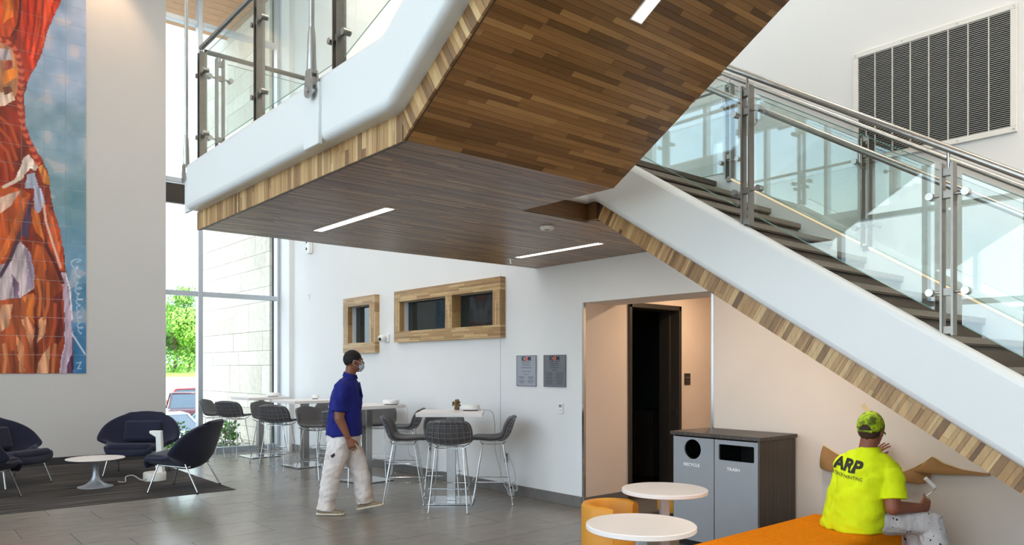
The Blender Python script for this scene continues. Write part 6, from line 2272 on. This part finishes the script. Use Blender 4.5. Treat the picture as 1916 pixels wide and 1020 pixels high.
p_loft(sh, [ring(5.285, 2.470, 0.450, 0.205, 0.165), ring(5.285, 2.465, 0.50, 0.212, 0.170), ring(5.292, 2.450, 0.60, 0.206, 0.158), ring(5.300, 2.430, 0.72, 0.204, 0.146), ring(5.315, 2.405, 0.84, 0.206, 0.134), ring(5.328, 2.390, 0.92, 0.188, 0.112), ring(5.338, 2.383, 0.975, 0.135, 0.088), ring(5.345, 2.380, 1.012, 0.092, 0.078), ring(5.350, 2.378, 1.038, 0.075, 0.070)], 32)
sh.ball(W(5.332, 2.245, 0.878), (0.092, 0.086, 0.088), 16, 10)
sh.ball(W(5.34, 2.31, 0.950), (0.078, 0.095, 0.062), 16, 10)
sh.ball(W(5.345, 2.45, 0.950), (0.078, 0.095, 0.062), 16, 10)
sh.ball(W(5.345, 2.530, 0.878), (0.092, 0.086, 0.088), 16, 10)
p_cone(sh, [W(5.332, 2.235, 0.90), W(5.315, 2.200, 0.80), W(5.295, 2.180, 0.695)], [0.085, 0.088, 0.086])
p_cone(sh, [W(5.345, 2.54, 0.895), W(5.45, 2.59, 0.865), W(5.565, 2.635, 0.84)], [0.084, 0.086, 0.082])
tee = fuse('t_shirt', sh, 'hivis', ptr, 0.008, 4, (0.024, 12, 12))
pn_ = MB()
p_loft(pn_, [ring(5.30, 2.46, 0.452, 0.19, 0.15), ring(5.30, 2.455, 0.52, 0.19, 0.15), ring(5.30, 2.45, 0.60, 0.175, 0.135)])
p_cone(pn_, [W(5.30, 2.38, 0.525), W(5.47, 2.225, 0.530), W(5.60, 2.095, 0.520)], [0.105, 0.100, 0.090])
pn_.ball(W(5.615, 2.082, 0.515), 0.088, 18, 12)
p_cone(pn_, [W(5.618, 2.078, 0.51), W(5.628, 2.03, 0.30), W(5.632, 1.99, 0.07)], [0.086, 0.086, 0.092])
p_cone(pn_, [W(5.33, 2.54, 0.525), W(5.55, 2.385, 0.530), W(5.73, 2.255, 0.520)], [0.105, 0.100, 0.090])
pn_.ball(W(5.742, 2.245, 0.515), 0.088, 18, 12)
p_cone(pn_, [W(5.745, 2.242, 0.51), W(5.755, 2.19, 0.30), W(5.76, 2.145, 0.07)], [0.086, 0.086, 0.092])
fuse('trousers', pn_, 'pants2', ptr, 0.008, 4, (0.030, 16, 13))
fdir = face_rot(0.5, -0.85)
shoe(ptr, Matrix.Translation(W(5.60, 2.04, 0.0)) @ Matrix.Rotation(fdir, 4, 'Z'))
shoe(ptr, Matrix.Translation(W(5.735, 2.195, 0.0)) @ Matrix.Rotation(fdir, 4, 'Z'))

# print on the back of the T-shirt, wrapped onto the cloth
bvh = BVHTree.FromPolygons([v.co.copy() for v in tee.data.vertices], [tuple(p.vertices) for p in tee.data.polygons])
def back_print(txt, size, h, side, bold, name='back_print', sx=1.0, tilt=0.0):
    me = text_mesh(txt, size, 0.0, bold)
    bm = bmesh.new()
    bm.from_mesh(me)
    bmesh.ops.triangulate(bm, faces=bm.faces)
    for _ in range(3):
        es = [e for e in bm.edges if e.calc_length() > 0.012]
        if es:
            bmesh.ops.subdivide_edges(bm, edges=es, cuts=1)
            bmesh.ops.triangulate(bm, faces=bm.faces)
    for v in bm.verts:
        x, y = v.co.x * sx, v.co.y + tilt * v.co.x
        p = W(5.30, 2.42, h) - Wd * (x + side) + Vector((0, 0, y)) - Fd * 1.0
        hit = bvh.ray_cast(p, Fd)
        q = hit[0] if hit[0] is not None else p + Fd * 0.85
        v.co = q - Fd * 0.0025
    bm.to_mesh(me)
    bm.free()
    link(name, me, 'ink_black', tee)
back_print('ARP', 0.115, 0.905, -0.045, 0.005, sx=1.25, tilt=-0.10)
back_print('INTERIOR PAINTING', 0.032, 0.835, -0.045, 0.0002, sx=0.98, tilt=-0.10)

# paint roller in his right hand
rl = empty('paint_roller', (5.585, 2.075, 0.64), label='small white paint roller held upright in the painter\'s right hand', cat='paint roller')
g0 = Vector((5.575, 2.105, 0.585))
MB().tube([g0, g0 + Vector((0.004, -0.004, 0.05)), g0 + Vector((0.008, -0.008, 0.085))], [0.009, 0.012, 0.008], 10).build('handle', 'white_plastic', rl, 60)
rc = Vector((5.60, 2.065, 0.795))
rdv = Vector((0.03, -0.035, -0.045)).normalized()
MB().tube([g0 + Vector((0.008, -0.008, 0.08)), g0 + Vector((0.012, -0.018, 0.115)), g0 + Vector((0.03, -0.055, 0.15)), rc + rdv * 0.055, rc + rdv * 0.04], 0.003, 8).build('wire_frame', 'chrome', rl, 60)
MB().tube([rc - rdv * 0.045, rc - rdv * 0.042, rc + rdv * 0.042, rc + rdv * 0.045], [0.010, 0.0145, 0.0145, 0.010], 16).build('roller_sleeve', 'white_lam', rl, 40)
